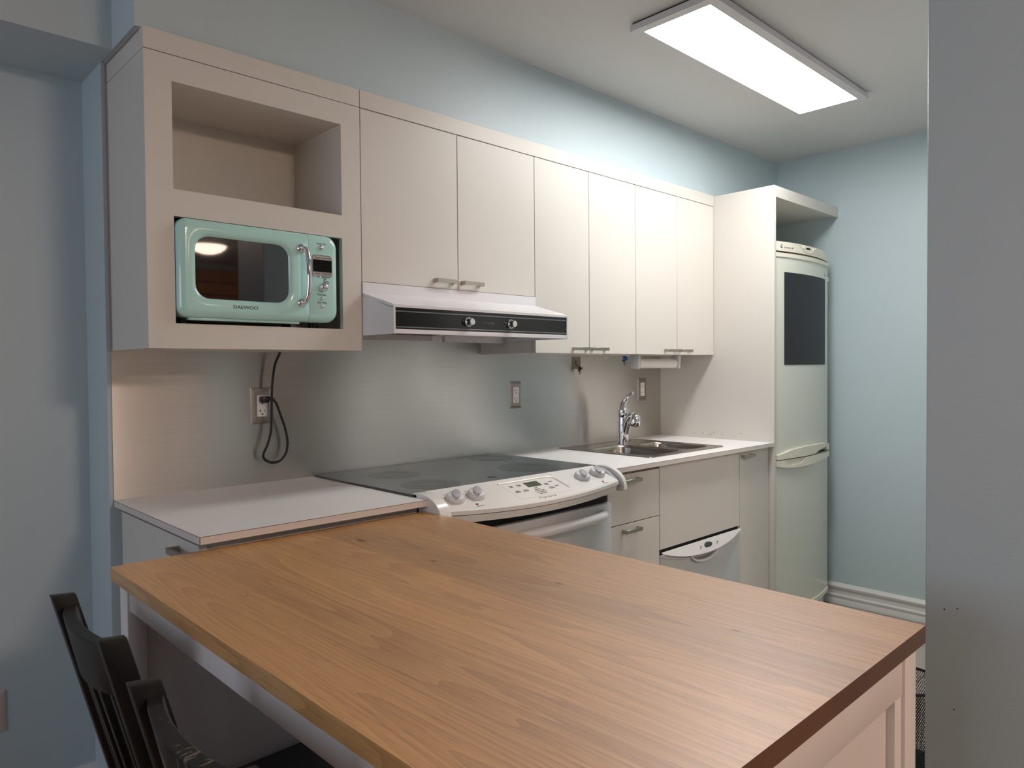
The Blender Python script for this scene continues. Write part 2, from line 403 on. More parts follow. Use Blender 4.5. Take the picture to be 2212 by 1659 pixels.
# baseboards: stepped profile
prof = [(0, 0), (-.016, 0), (-.016, .032), (-.013, .036), (-.018, .044), (-.018, .052), (-.012, .058), (-.010, .078), (-.014, .084), (-.019, .092), (-.019, .100), (-.012, .108), (-.008, .114), (0, .115)]
for k, (a, b_) in enumerate(((1.77, 2.372), (2.376, 2.98))):      # white closet doors on the wall opposite the counter
    d_ = struct(B().box(a, b_, -1.744, -1.712, 0.012, 2.04, bev=.003).obj('door_%d' % (k+1), trimw))
    B().lathe([(.012, 0), (.012, .015), (.02, .03), (.018, .042), (0, .046)], (b_-.05 if k == 0 else a+.05, -1.712, 1.0), (0, 1, 0), n=20).obj('door_knob', nickel, d_)
struct(B().prism([(RX+x, z) for x, z in prof], 'y', YF, -0.03).obj('baseboard_right', trimw))
struct(B().prism([(LW+x, z) for x, z in prof], 'x', XL, WX).obj('baseboard_left', trimw))
struct(B().prism([(RX-.012-.008*math.cos(R_(a)), .0085*math.sin(R_(a))) for a in range(0, 91, 15)]+[(RX-.012, 0)], 'y', YF, -0.03).obj('trim_1', caulkm))
# small scuffs on the wing wall
for k, (y, z, r) in enumerate(((-1.7779, .806, .0016), (-1.7994, .812, .0014), (-1.795, .62, .0012))):
    B().cyl((.95-.0006, y, z), (.9505, y, z), r, n=8).obj('scuff', printk, bpy.data.objects['wall_opposite'])

# ------------------------------------------------------------------ steel splashback
tag(B().box(0.0, PX-.0005, -.0042, -.0002, Zc, 1.56).obj('splashback_sheet', splash_m, loc=(0, 0, Zc)),
    'brushed stainless steel sheet covering the wall above the worktop', 'splashback')

# ------------------------------------------------------------------ cabinet with the two niches
mc = thing('niche_cabinet', 'white wall cabinet with an open niche above a niche holding the microwave', 'cabinet', (0.3, -0.16, UB))
fx0, fx1 = 0.0011, U1-.0012
NX0, NX1 = 0.0655, 0.5375
n1b, n1t, n2b, n2t = 1.7203, 1.9852, 1.3873, 1.6535
UL = 1.3248
fr = B()
fr.box(fx0, NX0, UF, UF+.018, UL, UR-.001).box(NX1, fx1, UF, UF+.018, UL, UR-.001)
fr.box(NX0, NX1, UF, UF+.018, UL, n2b).box(NX0, NX1, UF, UF+.018, n2t, n1b).box(NX0, NX1, UF, UF+.018, n1t, UR-.001)
fr.obj('front_frame', white, mc)
B().box(fx0, fx0+.016, UF+.0181, -.005, UL, UR-.001).obj('side_panel', white, mc)
B().box(fx1-.016, fx1, UF+.018, -.005, UL, UR-.001).obj('side_panel', white, mc)
B().box(fx0+.016, fx1-.016, UF+.018, -.005, UL, UL+.016).obj('bottom_panel', white, mc)
nb = B()       # upper niche lining
nb.box(NX0-.016, NX0, UF+.018, -.03, n1b-.016, n1t+.016).box(NX1, NX1+.016, UF+.018, -.03, n1b-.016, n1t+.016)
nb.box(NX0, NX1, UF+.018, -.03, n1b-.016, n1b).box(NX0, NX1, UF+.018, -.03, n1t, n1t+.016)
nb.box(NX0, NX1, -.03, -.016, n1b-.016, n1t+.016)
nb.obj('niche_lining', white, mc)
B().box(fx0+.016, fx1-.016, UF+.018, -.012, n2b-.016, n2b).obj('microwave_shelf', white, mc)
B().box(fx0+.016, fx1-.016, -.012, -.005, UL+.016, n1b-.017).obj('back_panel', white, mc)
B().box(fx0, fx1, UF, UF+.018, UR+.001, UT, bev=.0006, seg=1).obj('cornice_rail', white, mc)
B().box(fx0, fx0+.016, UF+.0182, 0, UR+.001, UT, bev=.0006, seg=1).obj('cornice_return', white, mc)
B().box(fx0+.016, fx1, UF+.018, -.002, UR+.001, UR+.012).obj('top_panel', white, mc)
B().box(-.006, .0008, -.014, -.0002, UL, SB-.002).box(-.004, .0008, BF, -.014, UT-.004, UT+.0035).obj('scribe_strip', caulkm, mc)

# ------------------------------------------------------------------ wall cabinets with doors
def bar_handle(parent, x0, x1, y, z, h=.0125, d=.024, t=.007):
    """flat bar pull: face bar with two feet, in front of the surface y"""
    b = B(); b.box(x0, x1, y-d, y-d+t, z-h/2, z+h/2, bev=.0008, seg=1)
    b.box(x0, x0+.009, y-d+t, y, z-h/2, z+h/2).box(x1-.009, x1, y-d+t, y, z-h/2, z+h/2)
    return b.obj('handle', nickel, parent)
def wall_cab(name, label, x0, x1, xm, zb, zh):
    t = thing(name, label, 'cabinet', ((x0+x1)/2, -.16, zb))
    yb = UF+.019
    B().box(x0+.001, x0+.017, yb, 0 if False else -.0045, zb, UR).obj('side_panel', white, t)
    B().box(x1-.017, x1-.001, yb, -.0045, zb, UR).obj('side_panel', white, t)
    B().box(x0+.017, x1-.017, yb, -.0045, zb, zb+.016).obj('bottom_panel', white, t)
    B().box(x0+.017, x1-.017, yb, -.0045, UR-.016, UR).obj('top_panel', white, t)
    B().box(x0+.017, x1-.017, -.016, -.006, zb+.016, UR-.016).obj('back_panel', white, t)
    for k, (a, b) in enumerate(((x0, xm), (xm, x1))):
        d = B().box(a+.0013, b-.0013, UF, UF+.018, zb, UR-.0015, bev=.0008, seg=1).obj('door', white, t)
        if k == 0: bar_handle(d, b-.104, b-.018, UF, zh)
        else: bar_handle(d, a+.010, a+.098, UF, zh)
    return t
wall_cab('wall_cabinet', 'short white two-door wall cabinet directly above the range hood', U1, U3, U2_, UD, 1.556)
wall_cab('wall_cabinet', 'tall white two-door wall cabinet immediately right of the range hood', U3, U5, U4, UB, 1.3425)
wall_cab('wall_cabinet', 'tall white two-door wall cabinet above the sink and paper towel roll', U5, PX-.001, U6, UB, 1.3425)
tag(B().box(U1+.0005, PX-.001, UF, UF+.018, UR+.001, UT, bev=.0006, seg=1).box(U1+.0005, PX-.001, UF+.018, -.002, UR+.001, UR+.012).obj('cornice_board', white, loc=(1.6, UF, UR)),
    'long white cornice board running along the tops of the door cabinets', 'cornice')

# ------------------------------------------------------------------ tall refrigerator surround
ts = thing('refrigerator_surround', 'tall white end panel with a shelf over the refrigerator', 'cabinet', (2.605, -.31, 0))
B().box(PX, PX+.018, PF, -.0005, 0, PT, bev=.0008, seg=1).obj('side_panel', white, ts)
sh = B().box(PX+.018, RX-.0005, PF, PF+.018, 2.0458, PT, bev=.0008, seg=1).obj('front_fascia', white, ts)
B().box(PX+.018, RX-.0005, PF+.018, -.0005, 2.0458+.008, 2.0458+.026).obj('shelf_board', white, ts)
b = B()
for y, z, r in ((-.2052, .9326, .002), (-.255, .936, .0022), (-.297, .934, .003), (-.315, .944, .0022), (-.335, .95, .0018), (-.36, .937, .002), (-.4584, .9456, .0025), (-.5, .936, .0016), (-.28, .93, .0018), (-.43, .934, .0016)):
    b.cyl((PX-.0006, y, z), (PX+.001, y, z), r, n=8)
b.obj('splatter_spots', brownm, ts)['kind'] = 'stuff'

# ------------------------------------------------------------------ refrigerator
FXC, FXH = 2.908, 0.288
def fy(x): 
    t = (x-FXC)/FXH; return -.655+.036*t*t
fcols = [FXC-FXH + 2*FXH*i/24 for i in range(25)]
rf = thing('refrigerator', 'cream two-door refrigerator with a bowed front behind the white end panel', 'refrigerator', (FXC, -.33, 0))
B().box(FXC-FXH, FXC+FXH, -.585, -.06, .03, 1.842, bev=.006).obj('body', fridge_m, rf)
B().strip([(x, .845, 1.794) for x in fcols], fy, .06).obj('freezer_door', fridge_m, rf)
up = [o for o in rf.children if o.name.startswith('freezer_door')][0]
B().strip([(x, .118+.0*x, .828) for x in fcols], fy, .06).obj('lower_door', fridge_m, rf)
low = [o for o in rf.children if o.name.startswith('lower_door')][0]
def itp(tab, x):
    for (a, za), (c, zc) in zip(tab, tab[1:]):
        if x <= c: 
            t = max(0, (x-a)/(c-a)); return za+(zc-za)*t
    return tab[-1][1]
x0_, x1_ = FXC-FXH+.004, FXC+FXH-.010
utop = [(x0_, .852), (2.7249, .8725), (2.8459, .881), (2.9925, .8800), (3.10, .875), (x1_, .866)]
ubot = [(x0_, .8315), (2.7428, .8340), (2.8593, .8345), (2.95, .8370), (2.985, .846), (3.03, .856), (3.11, .856), (3.13, .838), (x1_, .8345)]
xs_ = [x0_+(x1_-x0_)*i/60 for i in range(61)]
B().strip([(x, itp(ubot, x), itp(utop, x)) for x in xs_], lambda x: fy(x)-.012, .03).obj('handle', cream, up)
ltop = [(x0_, .8262), (2.668, .8268), (2.69, .808), (2.72, .800), (2.80, .8015), (2.845, .8285), (2.9637, .8305), (x1_, .8275)]
lbot = [(x0_, .799), (2.70, .789), (2.7921, .786), (2.9368, .7903), (3.06, .796), (x1_, .803)]
B().strip([(x, itp(lbot, x), itp(ltop, x)) for x in xs_], lambda x: fy(x)-.012, .03).obj('handle', cream, low)
B().strip([(x, .798, .8275) for x in xs_ if 2.66 < x < 2.86], lambda x: fy(x)-.004, .02).obj('handle_recess', cream, low)
B().strip([(x, .830, .844) for x in fcols], lambda x: fy(x)+.012, .03).obj('door_gap', dark, rf)
B().strip([(x, .098, .118) for x in fcols], lambda x: fy(x)-.006, .05).obj('lower_lip', cream, low)
B().strip([(x, .012, .088) for x in fcols], lambda x: fy(x)+.02, .05).obj('plinth', fridge_m, rf)
B().strip([(x, .088, .098) for x in fcols], lambda x: fy(x)+.03, .05).obj('plinth_gap', dark, rf)
B().strip([(x, 1.775, 1.794) for x in fcols], lambda x: fy(x)-.004, .02).obj('top_lip', cream, up)
B().strip([(x, 1.796, 1.803) for x in fcols], lambda x: fy(x)+.01, .05).obj('panel_gap', brownm, rf)
cp = B().strip([(x, 1.803, 1.847) for x in fcols], fy, .07).obj('control_panel', cream, rf)
B().strip([(x, 1.8325-.0045*math.sqrt(max(0, 1-((x-2.889)/.024)**2)), 1.8325+.0045*math.sqrt(max(0, 1-((x-2.889)/.024)**2))) for x in [2.865+.048*i/16 for i in range(17)]], lambda x: fy(x)-.001, .01).obj('display', dark, cp)
for bx in (2.842, 2.948):
    B().lathe([(.0075, 0), (.007, .003), (0, .005)], (bx, fy(bx), 1.834), (0, -1, 0), n=14).obj('button', cream, cp)
B().tube([(x, fy(x)-.0005, 1.811+.030*((x-2.889)/.085)**2) for x in [2.80+.178*i/16 for i in range(17)]], .0012, n=6).obj('button_surround', cream, cp)
B().lathe([(.009, 0), (.009, .0008)], (2.665, fy(2.665)+.0002, 1.824), (-.1, -1, 0), n=20).obj('logo_disc', mat('logo_blue', (44, 84, 112), .4), cp)
B().lathe([(.005, 0), (.005, .0012)], (2.665, fy(2.665)+.0002, 1.825), (-.1, -1, 0), n=16).obj('logo_centre', trimw, cp)
text('lettering', 'NATURTECH', .009, (2.707, fy(2.707)-.0004, 1.8205), printg, cp, basis=Matrix.Rotation(R_(-9), 4, 'Z') @ FRONT)
text('lettering', '361', .010, (2.746, fy(2.746)-.0004, 1.8215), printk, cp, basis=Matrix.Rotation(R_(-7), 4, 'Z') @ FRONT)
B().strip([(x, 1.712, 1.738) for x in (3.112, 3.118, 3.124, 3.13, 3.136)], lambda x: fy(x)-.0008, .001).obj('sticker', mat('sticker_white', (206, 212, 216), .4), up)
B().strip([(x, 1.722, 1.731) for x in (3.119, 3.124, 3.129)], lambda x: fy(x)-.0012, .001).obj('sticker_print', printk, up)
B().box(FXC+FXH-.03, FXC+FXH-.006, -.628, -.612, 1.70, 1.724, bev=.003).obj('hinge_clip', trimw, up)
tag(B().strip([(2.682+.443*i/16, 1.2728, 1.7062) for i in range(17)], lambda x: fy(x)-.0016, .0014).obj('chalkboard_sheet', chalkm, loc=(2.905, -.65, 1.2728)),
    'black rectangular chalkboard sheet on the upper refrigerator door', 'chalkboard')

# ------------------------------------------------------------------ worktops
def worktop(name, label, x0, x1, holes=None, left_end=False):
    t = thing(name, label, 'worktop', ((x0+x1)/2, CF/2, Zcb))
    cs = [(x0, x1, CF, -.0045)]
    if holes:
        hx0, hx1, hy0, hy1 = holes
        cs = [(x0, hx0, CF, -.0045), (hx1, x1, CF, -.0045), (hx0, hx1, CF, hy0), (hx0, hx1, hy1, -.0045)]
    c = B(); s = B(); p = B()
    for a, b, d, e in cs:
        c.box(a, b, d, e, Zcb, Zc-.0018); s.box(a, b, d, e, Zc-.0018, Zc-.0006); p.box(a, b, d, e, Zc-.0006, Zc)
    c.obj('core', edge_m, t); s.obj('laminate_core_line', seam_m, t); p.obj('top_sheet', lamin, t)
    if left_end: B().box(x0-.0003, x0+.0007, CF-.0003, CF+.0007, Zcb, Zc-.0018).obj('corner_seam', seam_m, t)
    return t
worktop('worktop', 'short white laminate worktop left of the stove under the microwave cabinet', 0.0, 0.604, left_end=True)
SX0, SX1, SY0, SY1 = 1.752, 2.300, -.541, -.050
worktop('worktop', 'white laminate worktop holding the sink, right of the stove', 1.4175, PX-.0005, (SX0+.012, SX1-.012, SY0+.012, SY1-.012))

# ------------------------------------------------------------------ sink and faucet
sk = thing('kitchen_sink', 'stainless steel double bowl sink set into the white worktop', 'sink', (2.026, -.3, .72))
bowls = ((1.792, 2.040, -.500, -.175), (2.082, 2.262, -.500, -.215))
def bowl(parent, x0, x1, y0, y1, depth):
    t = bmesh.new(); rings = []
    for ins, z, r in ((-.012, .9168, .062), (-.004, .9175, .056), (0, .9155, .055), (.003, .905, .052), (.012, .914-depth+.03, .045), (.022, .914-depth+.008, .04), (.045, .914-depth, .03)):
        rings.append([t.verts.new((p[0], p[1], z)) for p in rrect(x0+ins, x1-ins, y0+ins, y1-ins, max(.01, r), 6)])
    for a, b in zip(rings, rings[1:]):
        n = len(a)
        for k in range(n): t.faces.new((a[k], a[(k+1) % n], b[(k+1) % n], b[k]))
    t.faces.new(rings[-1]); bmesh.ops.recalc_face_normals(t, faces=t.faces)
    for f in t.faces: f.normal_flip()
    b = B(); b._add(t); o = b.obj('bowl', sink_m, parent, ang=60)
    B().lathe([(.04, 0), (.042, .002), (.036, .003), (.03, -.004), (0, -.004)], ((x0+x1)/2, (y0+y1)/2, .914-depth+.0015)).obj('drain', chrome, o)
rim = B()
xs0 = [SX0, bowls[0][0]-.008, bowls[0][1]+.008, bowls[1][0]-.008, bowls[1][1]+.008, SX1]
# rim plate with two rounded openings: bridge outline of each opening to its cell
def rim_cell(x0, x1, y0, y1, hole):
    t = bmesh.new(); hx0, hx1, hy0, hy1 = hole; n = 6
    inner = rrect(hx0-.011, hx1+.011, hy0-.011, hy1+.011, .060, n)
    outer = []
    for k, (cx, cy) in enumerate(((x1, y1), (x0, y1), (x0, y0), (x1, y0))): outer += [(cx, cy)]*(n+1)
    vi = [t.verts.new((p[0], p[1], .9166)) for p in inner]
    co = [t.verts.new((x, y, .9166)) for x, y in ((x1, y1), (x0, y1), (x0, y0), (x1, y0))]
    N_ = len(vi)
    for i in range(N_):
        q, qn = i//(n+1), ((i+1) % N_)//(n+1)
        if q == qn: t.faces.new((vi[i], vi[(i+1) % N_], co[q]))
        else: t.faces.new((vi[i], vi[(i+1) % N_], co[qn], co[q]))
    bmesh.ops.recalc_face_normals(t, faces=t.faces)
    for f in t.faces:
        if f.normal.z < 0: f.normal_flip()
    rim._add(t)
xm = (bowls[0][1]+bowls[1][0])/2
rim_cell(SX0+.006, xm, SY0+.006, SY1-.006, bowls[0]); rim_cell(xm, SX1-.006, SY0+.006, SY1-.006, bowls[1])
ro = rrect(SX0, SX1, SY0, SY1, .02, 4)
rim.tube([(p[0], p[1], .9158) for p in ro+ro[:1]], .0042, n=8, flat=.0022)
for a, b, c, d in ((SX0+.002, SX1-.002, SY0+.002, SY0+.012), (SX0+.002, SX1-.002, SY1-.012, SY1-.002), (SX0+.002, SX0+.012, SY0+.01, SY1-.01), (SX1-.012, SX1-.002, SY0+.01, SY1-.01)):
    rim.box(a, b, c, d, .9142, .9165)
rim.obj('rim', sink_m, sk)
for bw, dp in zip(bowls, (.19, .13)): bowl(sk, *bw, dp)
B().lathe([(.013, 0), (.013, .003), (.010, .005), (0, .0055)], (2.235, -.085, .917)).obj('hole_cover', chrome, sk)

FX, FY_ = 2.118, -.125
fc = thing('kitchen_faucet', 'chrome single lever faucet standing behind the sink bowls', 'faucet', (FX, FY_, .917))
B().lathe([(.028, 0), (.028, .004), (.0255, .006), (.025, .08), (.0245, .118), (.0242, .1195), (.0248, .1205), (.0245, .15), (.022, .168), (.014, .178), (0, .181)], (FX, FY_, .917)).obj('body', chrome, fc)
B().tube(catmull([(FX, FY_-.002, .935), (FX, FY_-.008, .965), (FX, FY_-.016, .995), (FX, FY_-.028, 1.022), (FX, FY_-.042, 1.040), (FX, FY_-.058, 1.044)], 6), .017, n=16,
         rs=[.017+.004*math.sin(math.pi*i/30) for i in range(31)], up=(1, 0, 0)).obj('spout', chrome, fc)
B().lathe([(.0, .054), (.010, .052), (.019, .044), (.0245, .028), (.0272, .006), (.0262, 0), (.020, -.002), (0, -.002)][::-1], (FX, FY_-.062, 1.004), (0, -.28, 1)).obj('spray_head', chrome, fc)
B().lathe([(.0215, 0), (.0215, .003), (0, .003)], (FX, FY_-.0606, .9995), (0, -.28, 1), n=20).obj('spray_face', blackpl, fc)
B().tube(catmull([(FX, FY_, 1.075), (FX-.001, FY_-.002, 1.092), (FX, FY_-.010, 1.112), (FX, FY_-.026, 1.132), (FX, FY_-.048, 1.147), (FX, FY_-.060, 1.150)], 6), .019, n=14,
         rs=[.0225, .0225, .022, .0215, .021, .020, .0195, .0185, .0175, .0165, .0155, .0145, .0135, .0125, .0118, .011, .0102, .0095, .009, .0086, .0083, .008, .0078, .0077, .0077, .0078, .008, .0082, .008, .007, .004], up=(1, 0, 0)).obj('lever', chrome, fc)

# ------------------------------------------------------------------ base cabinets
bl = thing('base_cabinet', 'white base cabinet under the short worktop with its door facing left', 'cabinet', (.3, -.3, 0))
B().box(.031, .602, -.580, -.0005, .10, Zcb-.002).obj('body', white, bl)
dr = B().box(.012, .030, -.586, -.030, .105, Zcb-.012, bev=.0008, seg=1).obj('door', white, bl)
B().box(-.017, -.009, -.556, -.462, .852, .866, bev=.0008, seg=1).box(-.009, .012, -.556, -.546, .852, .866).box(-.009, .012, -.472, -.462, .852, .866).obj('handle', nickel, dr)
B().box(.016, .600, -.600, -.581, .12, .868, bev=.0008, seg=1).obj('front_panel', white, bl)
B().box(.045, .60, -.55, -.05, 0, .10).obj('plinth', dark, bl)

def base_box(t, x0, x1, z0=.10, z1=Zcb-.012):
    B().box(x0+.001, x1-.001, -.580, -.005, z0, z1).obj('body', white, t)
    B().box(x0+.001, x1-.001, -.53, -.05, 0, .10).obj('plinth', white, t)
BFY = -.600
bd = thing('base_cabinet', 'white drawer base cabinet between the stove and the sink front', 'cabinet', (1.56, -.3, 0))
base_box(bd, 1.4075, 1.7225)
for z0, z1 in ((.7045, .8815), (.418, .7005), (.110, .414)):
    d = B().box(1.4085, 1.7205, BFY, -.582, z0, z1, bev=.0008, seg=1).obj('drawer', white, bd)
    B().box(1.4085, 1.7205, BFY+.0004, BFY+.006, z1-.0012, z1+.0006).obj('edge_band', lamin, d)
    bar_handle(d, 1.488, 1.585, BFY, min(z1-.022, z1-.0225))
bs = thing('base_cabinet', 'white base cabinet with a plain fixed panel under the sink', 'cabinet', (2.02, -.3, 0))
# open box so the bowls hang inside it
B().box(1.7235, 1.7395, -.58, -.005, .57, Zcb-.002).box(2.310, 2.326, -.58, -.005, .57, Zcb-.002).box(1.7395, 2.310, -.58, -.005, .57, .586).obj('body', white, bs)
B().box(1.7245, 2.3245, BFY, -.582, .5695, .8935, bev=.0008, seg=1).obj('front_panel', white, bs)
bn = thing('base_cabinet', 'narrow white base cabinet with one door beside the tall end panel', 'cabinet', (2.46, -.3, 0))
base_box(bn, 2.3275, 2.594)
d = B().box(2.3290, 2.5925, BFY, -.582, .110, .8935, bev=.0008, seg=1).obj('door', white, bn)
bar_handle(d, 2.308+.030, 2.308+.122, BFY, .872)

# ------------------------------------------------------------------ dishwasher
dw = thing('dishwasher', 'compact grey dishwasher with a white crescent control strip below the sink panel', 'dishwasher', (2.02, -.3, 0))
B().box(1.7265, 2.323, -.585, -.05, .02, .556).obj('body', dwgrey, dw)
dy = -.604
ddoor = B().box(1.7275, 2.3225, dy, -.585, .06, .545, bev=.002).obj('door', dwgrey, dw)
B().box(1.7275, 2.3225, -.592, -.584, .5455, .569).obj('top_gap', dark, dw)
xa, xb = 1.7285, 2.3215; xc = (xa+xb)/2; hw = (xb-xa)/2
xsd = [xa+(xb-xa)*i/48 for i in range(49)]
def cres(x, d): return .5585-.004-d*(1-abs((x-xc)/hw)**2.2)
cpn = B().strip([(x, cres(x, .042), .5590) for x in xsd], lambda x: dy-.004, .004, .42).obj('control_strip', trimw, ddoor)
B().tube([(x, dy-.003, cres(x, .042)-.012) for x in xsd], .0022, n=6).obj('trim_line', trimw, ddoor)
B().tube([(xc+.105*math.sin(R_(a)), dy-.009, .522-.044*math.cos(R_(a))) for a in range(-82, 83, 6)], .005, n=8, rs=[.002+.004*math.cos(R_(a)) for a in range(-82, 83, 6)]).obj('handle_rim', trimw, ddoor)
B().prism([(xc+.100*math.sin(R_(a)), .522-.040*math.cos(R_(a))) for a in range(-82, 83, 6)], 'y', dy-.0012, dy+.004).obj('handle_scoop', mat('scoop_grey', (132, 134, 130), .5), ddoor)
B().prism([(xc+.014+.027*math.cos(R_(a)), .5385+.0115*math.sin(R_(a))) for a in range(0, 360, 12)], 'y', dy-.0165, dy-.004).obj('dial_window', mat('dial_dark', (74, 80, 82), .25), ddoor)
for k, x in enumerate((-.062, -.058, .062, .070)): B().box(xc+.014+x, xc+.014+x+.004, dy-.0175, dy-.012, .532+.006*(k % 2), .5355+.006*(k % 2)).obj('mark', printg, ddoor)

# ------------------------------------------------------------------ stove
st = thing('stove', 'white slide-in electric stove with black glass cooktop and sloped control panel', 'stove', (1.01, -.32, 0))
S0, S1 = .607, 1.415
B().box(S0+.003, 1.4065, -.600, -.02, .03, .8955).obj('body', ovenw, st)
ct = B().box(S0-.008, S1, -.566, -.022, .9144, .9205, bev=.0012, seg=1).obj('cooktop', cookgl, st)
B().box(S0+.004, 1.4065, -.58, -.03, .8955, .9144).obj('cooktop_frame', blackpl, st)
ring = mat('burner_ring', (44, 48, 47), 0.2)
for bx, by, r in ((.750, -.450, .090), (1.215, -.405, .113), (1.295, -.118, .088), (.785, -.205, .088)):
    B().lathe([(r, 0), (r, .0003), (0, .0003)], (bx, by, .9204), n=48).obj('burner_zone', ring, ct)
    B().lathe([(r*.62, 0), (r*.62, .0003), (r*.58, .0003), (r*.58, 0)], (bx, by, .92065), n=48).obj('burner_ring', cookgl, ct)
B().lathe([(.016, 0), (.016, .0003), (0, .0003)], (.968, -.485, .9204), n=20).obj('indicator_spot', blackpl, ct)
# control panel: tilted slab with a bowed front edge
K = .35; py0, pz0 = -.567, .9255
def pz(y): return pz0-K*(py0-y)
pxa, pxb = .642, 1.368; pxm = (pxa+pxb)/2; phw = (pxb-pxa)/2
def pfront(x): return -.680-.034*(1-((x-pxm)/phw)**2)
t = bmesh.new(); nseg = 24; rows = []
for i in range(nseg+1):
    x = pxa+(pxb-pxa)*i/nseg; yf = pfront(x)
    rows.append([t.verts.new(p) for p in ((x, py0, pz0), (x, yf+.004, pz(yf+.004)), (x, yf, pz(yf)-.003), (x, yf, pz(yf)-.014), (x, py0, pz0-.03))])
for a, b in zip(rows, rows[1:]):
    for k in range(5): t.faces.new((a[k], a[(k+1) % 5], b[(k+1) % 5], b[k]))
t.faces.new(rows[0]); t.faces.new(rows[-1][::-1]); bmesh.ops.recalc_face_normals(t, faces=t.faces)
b = B(); b._add(t); pan = b.obj('control_panel', ovenw, st, ang=25)
# lower fascia under the panel lip
t = bmesh.new(); rows = []
for i in range(nseg+1):
    x = pxa+.004+(pxb-pxa-.008)*i/nseg; yf = pfront(x)+.003; z1 = pz(yf)-.0175
    rows.append([t.verts.new(p) for p in ((x, yf, z1), (x, yf+.006, z1-.02), (x, -.632-.4*(pfront(x)+.680+.034)*0, .829), (x, -.60, .829), (x, -.60, z1))])
for a, b in zip(rows, rows[1:]):
    for k in range(5): t.faces.new((a[k], a[(k+1) % 5], b[(k+1) % 5], b[k]))
t.faces.new(rows[0]); t.faces.new(rows[-1][::-1]); bmesh.ops.recalc_face_normals(t, faces=t.faces)
b = B(); b._add(t); b.obj('fascia', ovenw, st, ang=25)
# rounded end caps
def endcap(x0, x1):
    pts = [(-.560, .9235)]
    for i in range(11):
        a = i/10*math.pi/2; pts.append((-.590-.098*math.sin(a), .852+.0745*math.cos(a)**.8 if a < math.pi/2 else .852))
    pts += [(-.675, .845), (-.60, .845), (-.575, .9205), (-.560, .9205)]
    return B().prism(pts, 'x', x0, x1, bev=.0012, seg=1).obj('end_cap', ovenw, st, ang=30)
endcap(S0-.004, pxa-.001); endcap(pxb+.022, 1.4072)
B().prism([(-.575, .9215), (-.600, .9200), (-.630, .9085), (-.655, .8925), (-.672, .872), (-.66, .862), (-.60, .862)], 'x', pxb+.001, pxb+.0215).obj('end_cap_inset', knobtop, st)
# panel frame: local x=X, y=up-slope, z=normal
e2 = Vector((0, 1, K)).normalized(); e3 = Vector((0, -K, 1)).normalized()
def PM(x, y, lift=0.0):
    mt = Matrix((Vector((1, 0, 0)), e2, e3)).transposed().to_4x4(); mt.translation = Vector((x, y, pz(y)))+e3*lift; return mt
PB = Matrix((Vector((1, 0, 0)), e2, e3)).transposed().to_4x4()
for kx, ky in ((.695, -.632), (.772, -.632), (1.238, -.630), (1.322, -.624)):
    mtx = PM(kx, ky)
    b = B(); b.lathe([(.0265, 0), (.0275, .003), (.027, .010), (.024, .0155), (.014, .019), (0, .0195)], mtx.translation, e3)
    kb = b.obj('knob', knobm, pan)
    rp = [(-.0255, 0), (-.020, .012), (.0, .0175), (.016, .013), (.0265, 0)]
    mk = PM(kx, ky, .0095) @ Matrix.Rotation(R_(52), 4, 'Z')
    B().prism([(.0262*math.cos(R_(a))*(1 if abs(a-180) > 90 else 1), 0.0130*math.sin(R_(a))) for a in range(0, 360, 20)], 'z', 0, .0125, bev=.002, mtx=mk).obj('knob_grip', knobtop, kb)
    b = B()
    for q in range(-130, 131, 37):
        p = mtx @ Vector((.036*math.sin(R_(q)), .036*math.cos(R_(q)), .0003)); b.cyl(p, p+e3*.0003, .0016, n=6)
    b.obj('dial_marks', printg, pan)['kind'] = 'stuff'
for lx, ly in ((.742, -.672), (1.295, -.672)):
    p = PM(lx, ly).translation; B().lathe([(.0042, 0), (.004, .0015), (0, .002)], p, e3, n=12).obj('indicator_lamp', printr, pan)
    text('lettering', 'SURFACE ON', .0045, PM(lx+.004, ly-.010, .0003).translation, printg, pan, basis=PB)
b = B()     # raised moulding round the keypad
cxa, cxb, cya, cyb = .895, 1.130, -.690, -.592
path = [(cxa, cyb), (cxb-.03, cyb)]+[(cxb-.03+.03*math.sin(R_(a)), cyb-.03+.03*math.cos(R_(a))) for a in range(0, 91, 15)]+[(cxb, cya+.02)]
b.tube([PM(x, y, .0005).translation for x, y in path], .0032, n=8, up=(0, -K, 1)); b.obj('keypad_moulding', ovenw, pan)
def slab(x0, x1, y0, y1, th, name, mm, par):
    return B().box(x0, x1, y0, y1, 0, th, mtx=Matrix.Translation(Vector((0, 0, pz0-K*py0)) )@Matrix(((1, 0, 0, 0), (0, 1, 0, 0), (0, K, 1, 0), (0, 0, 0, 1)))).obj(name, mm, par)
slab(.900, 1.124, -.688, -.597, .0006, 'keypad', ovenw, pan)
slab(.985, 1.045, -.634, -.606, .0012, 'clock_display', lcdm, pan)
for x, y, s in ((.925, -.617, 'BAKE\nTIME'), (.958, -.617, 'COOK\nTIME'), (.925, -.648, 'TIMER\nON/OFF'), (.958, -.648, 'OVEN\nCANCEL'), (1.065, -.632, 'BROIL\nHI/LO'), (1.092, -.622, 'BAKE'), (1.092, -.650, 'CLEAN'), (1.065, -.655, 'START\nCLOCK')):
    text('lettering', s, .0062, PM(x, y, .0012).translation, printg, pan, basis=PB)
for k, s in enumerate(('OVEN', 'PREHEAT', 'DOOR LOCKED', 'LOW BROIL 400', 'SELF CLEAN')):
    text('lettering', s, .0058, PM(1.006, -.643-.0085*k, .0012).translation, printg, pan, basis=PB, align='LEFT' if False else 'CENTER')
text('lettering', 'Frigidaire', .0150, PM(1.000, -.697, .0005).translation, mat('print_wine', (96, 60, 70), .5), pan, basis=PB, shear=.5, xs=1.35, off=-.0004)
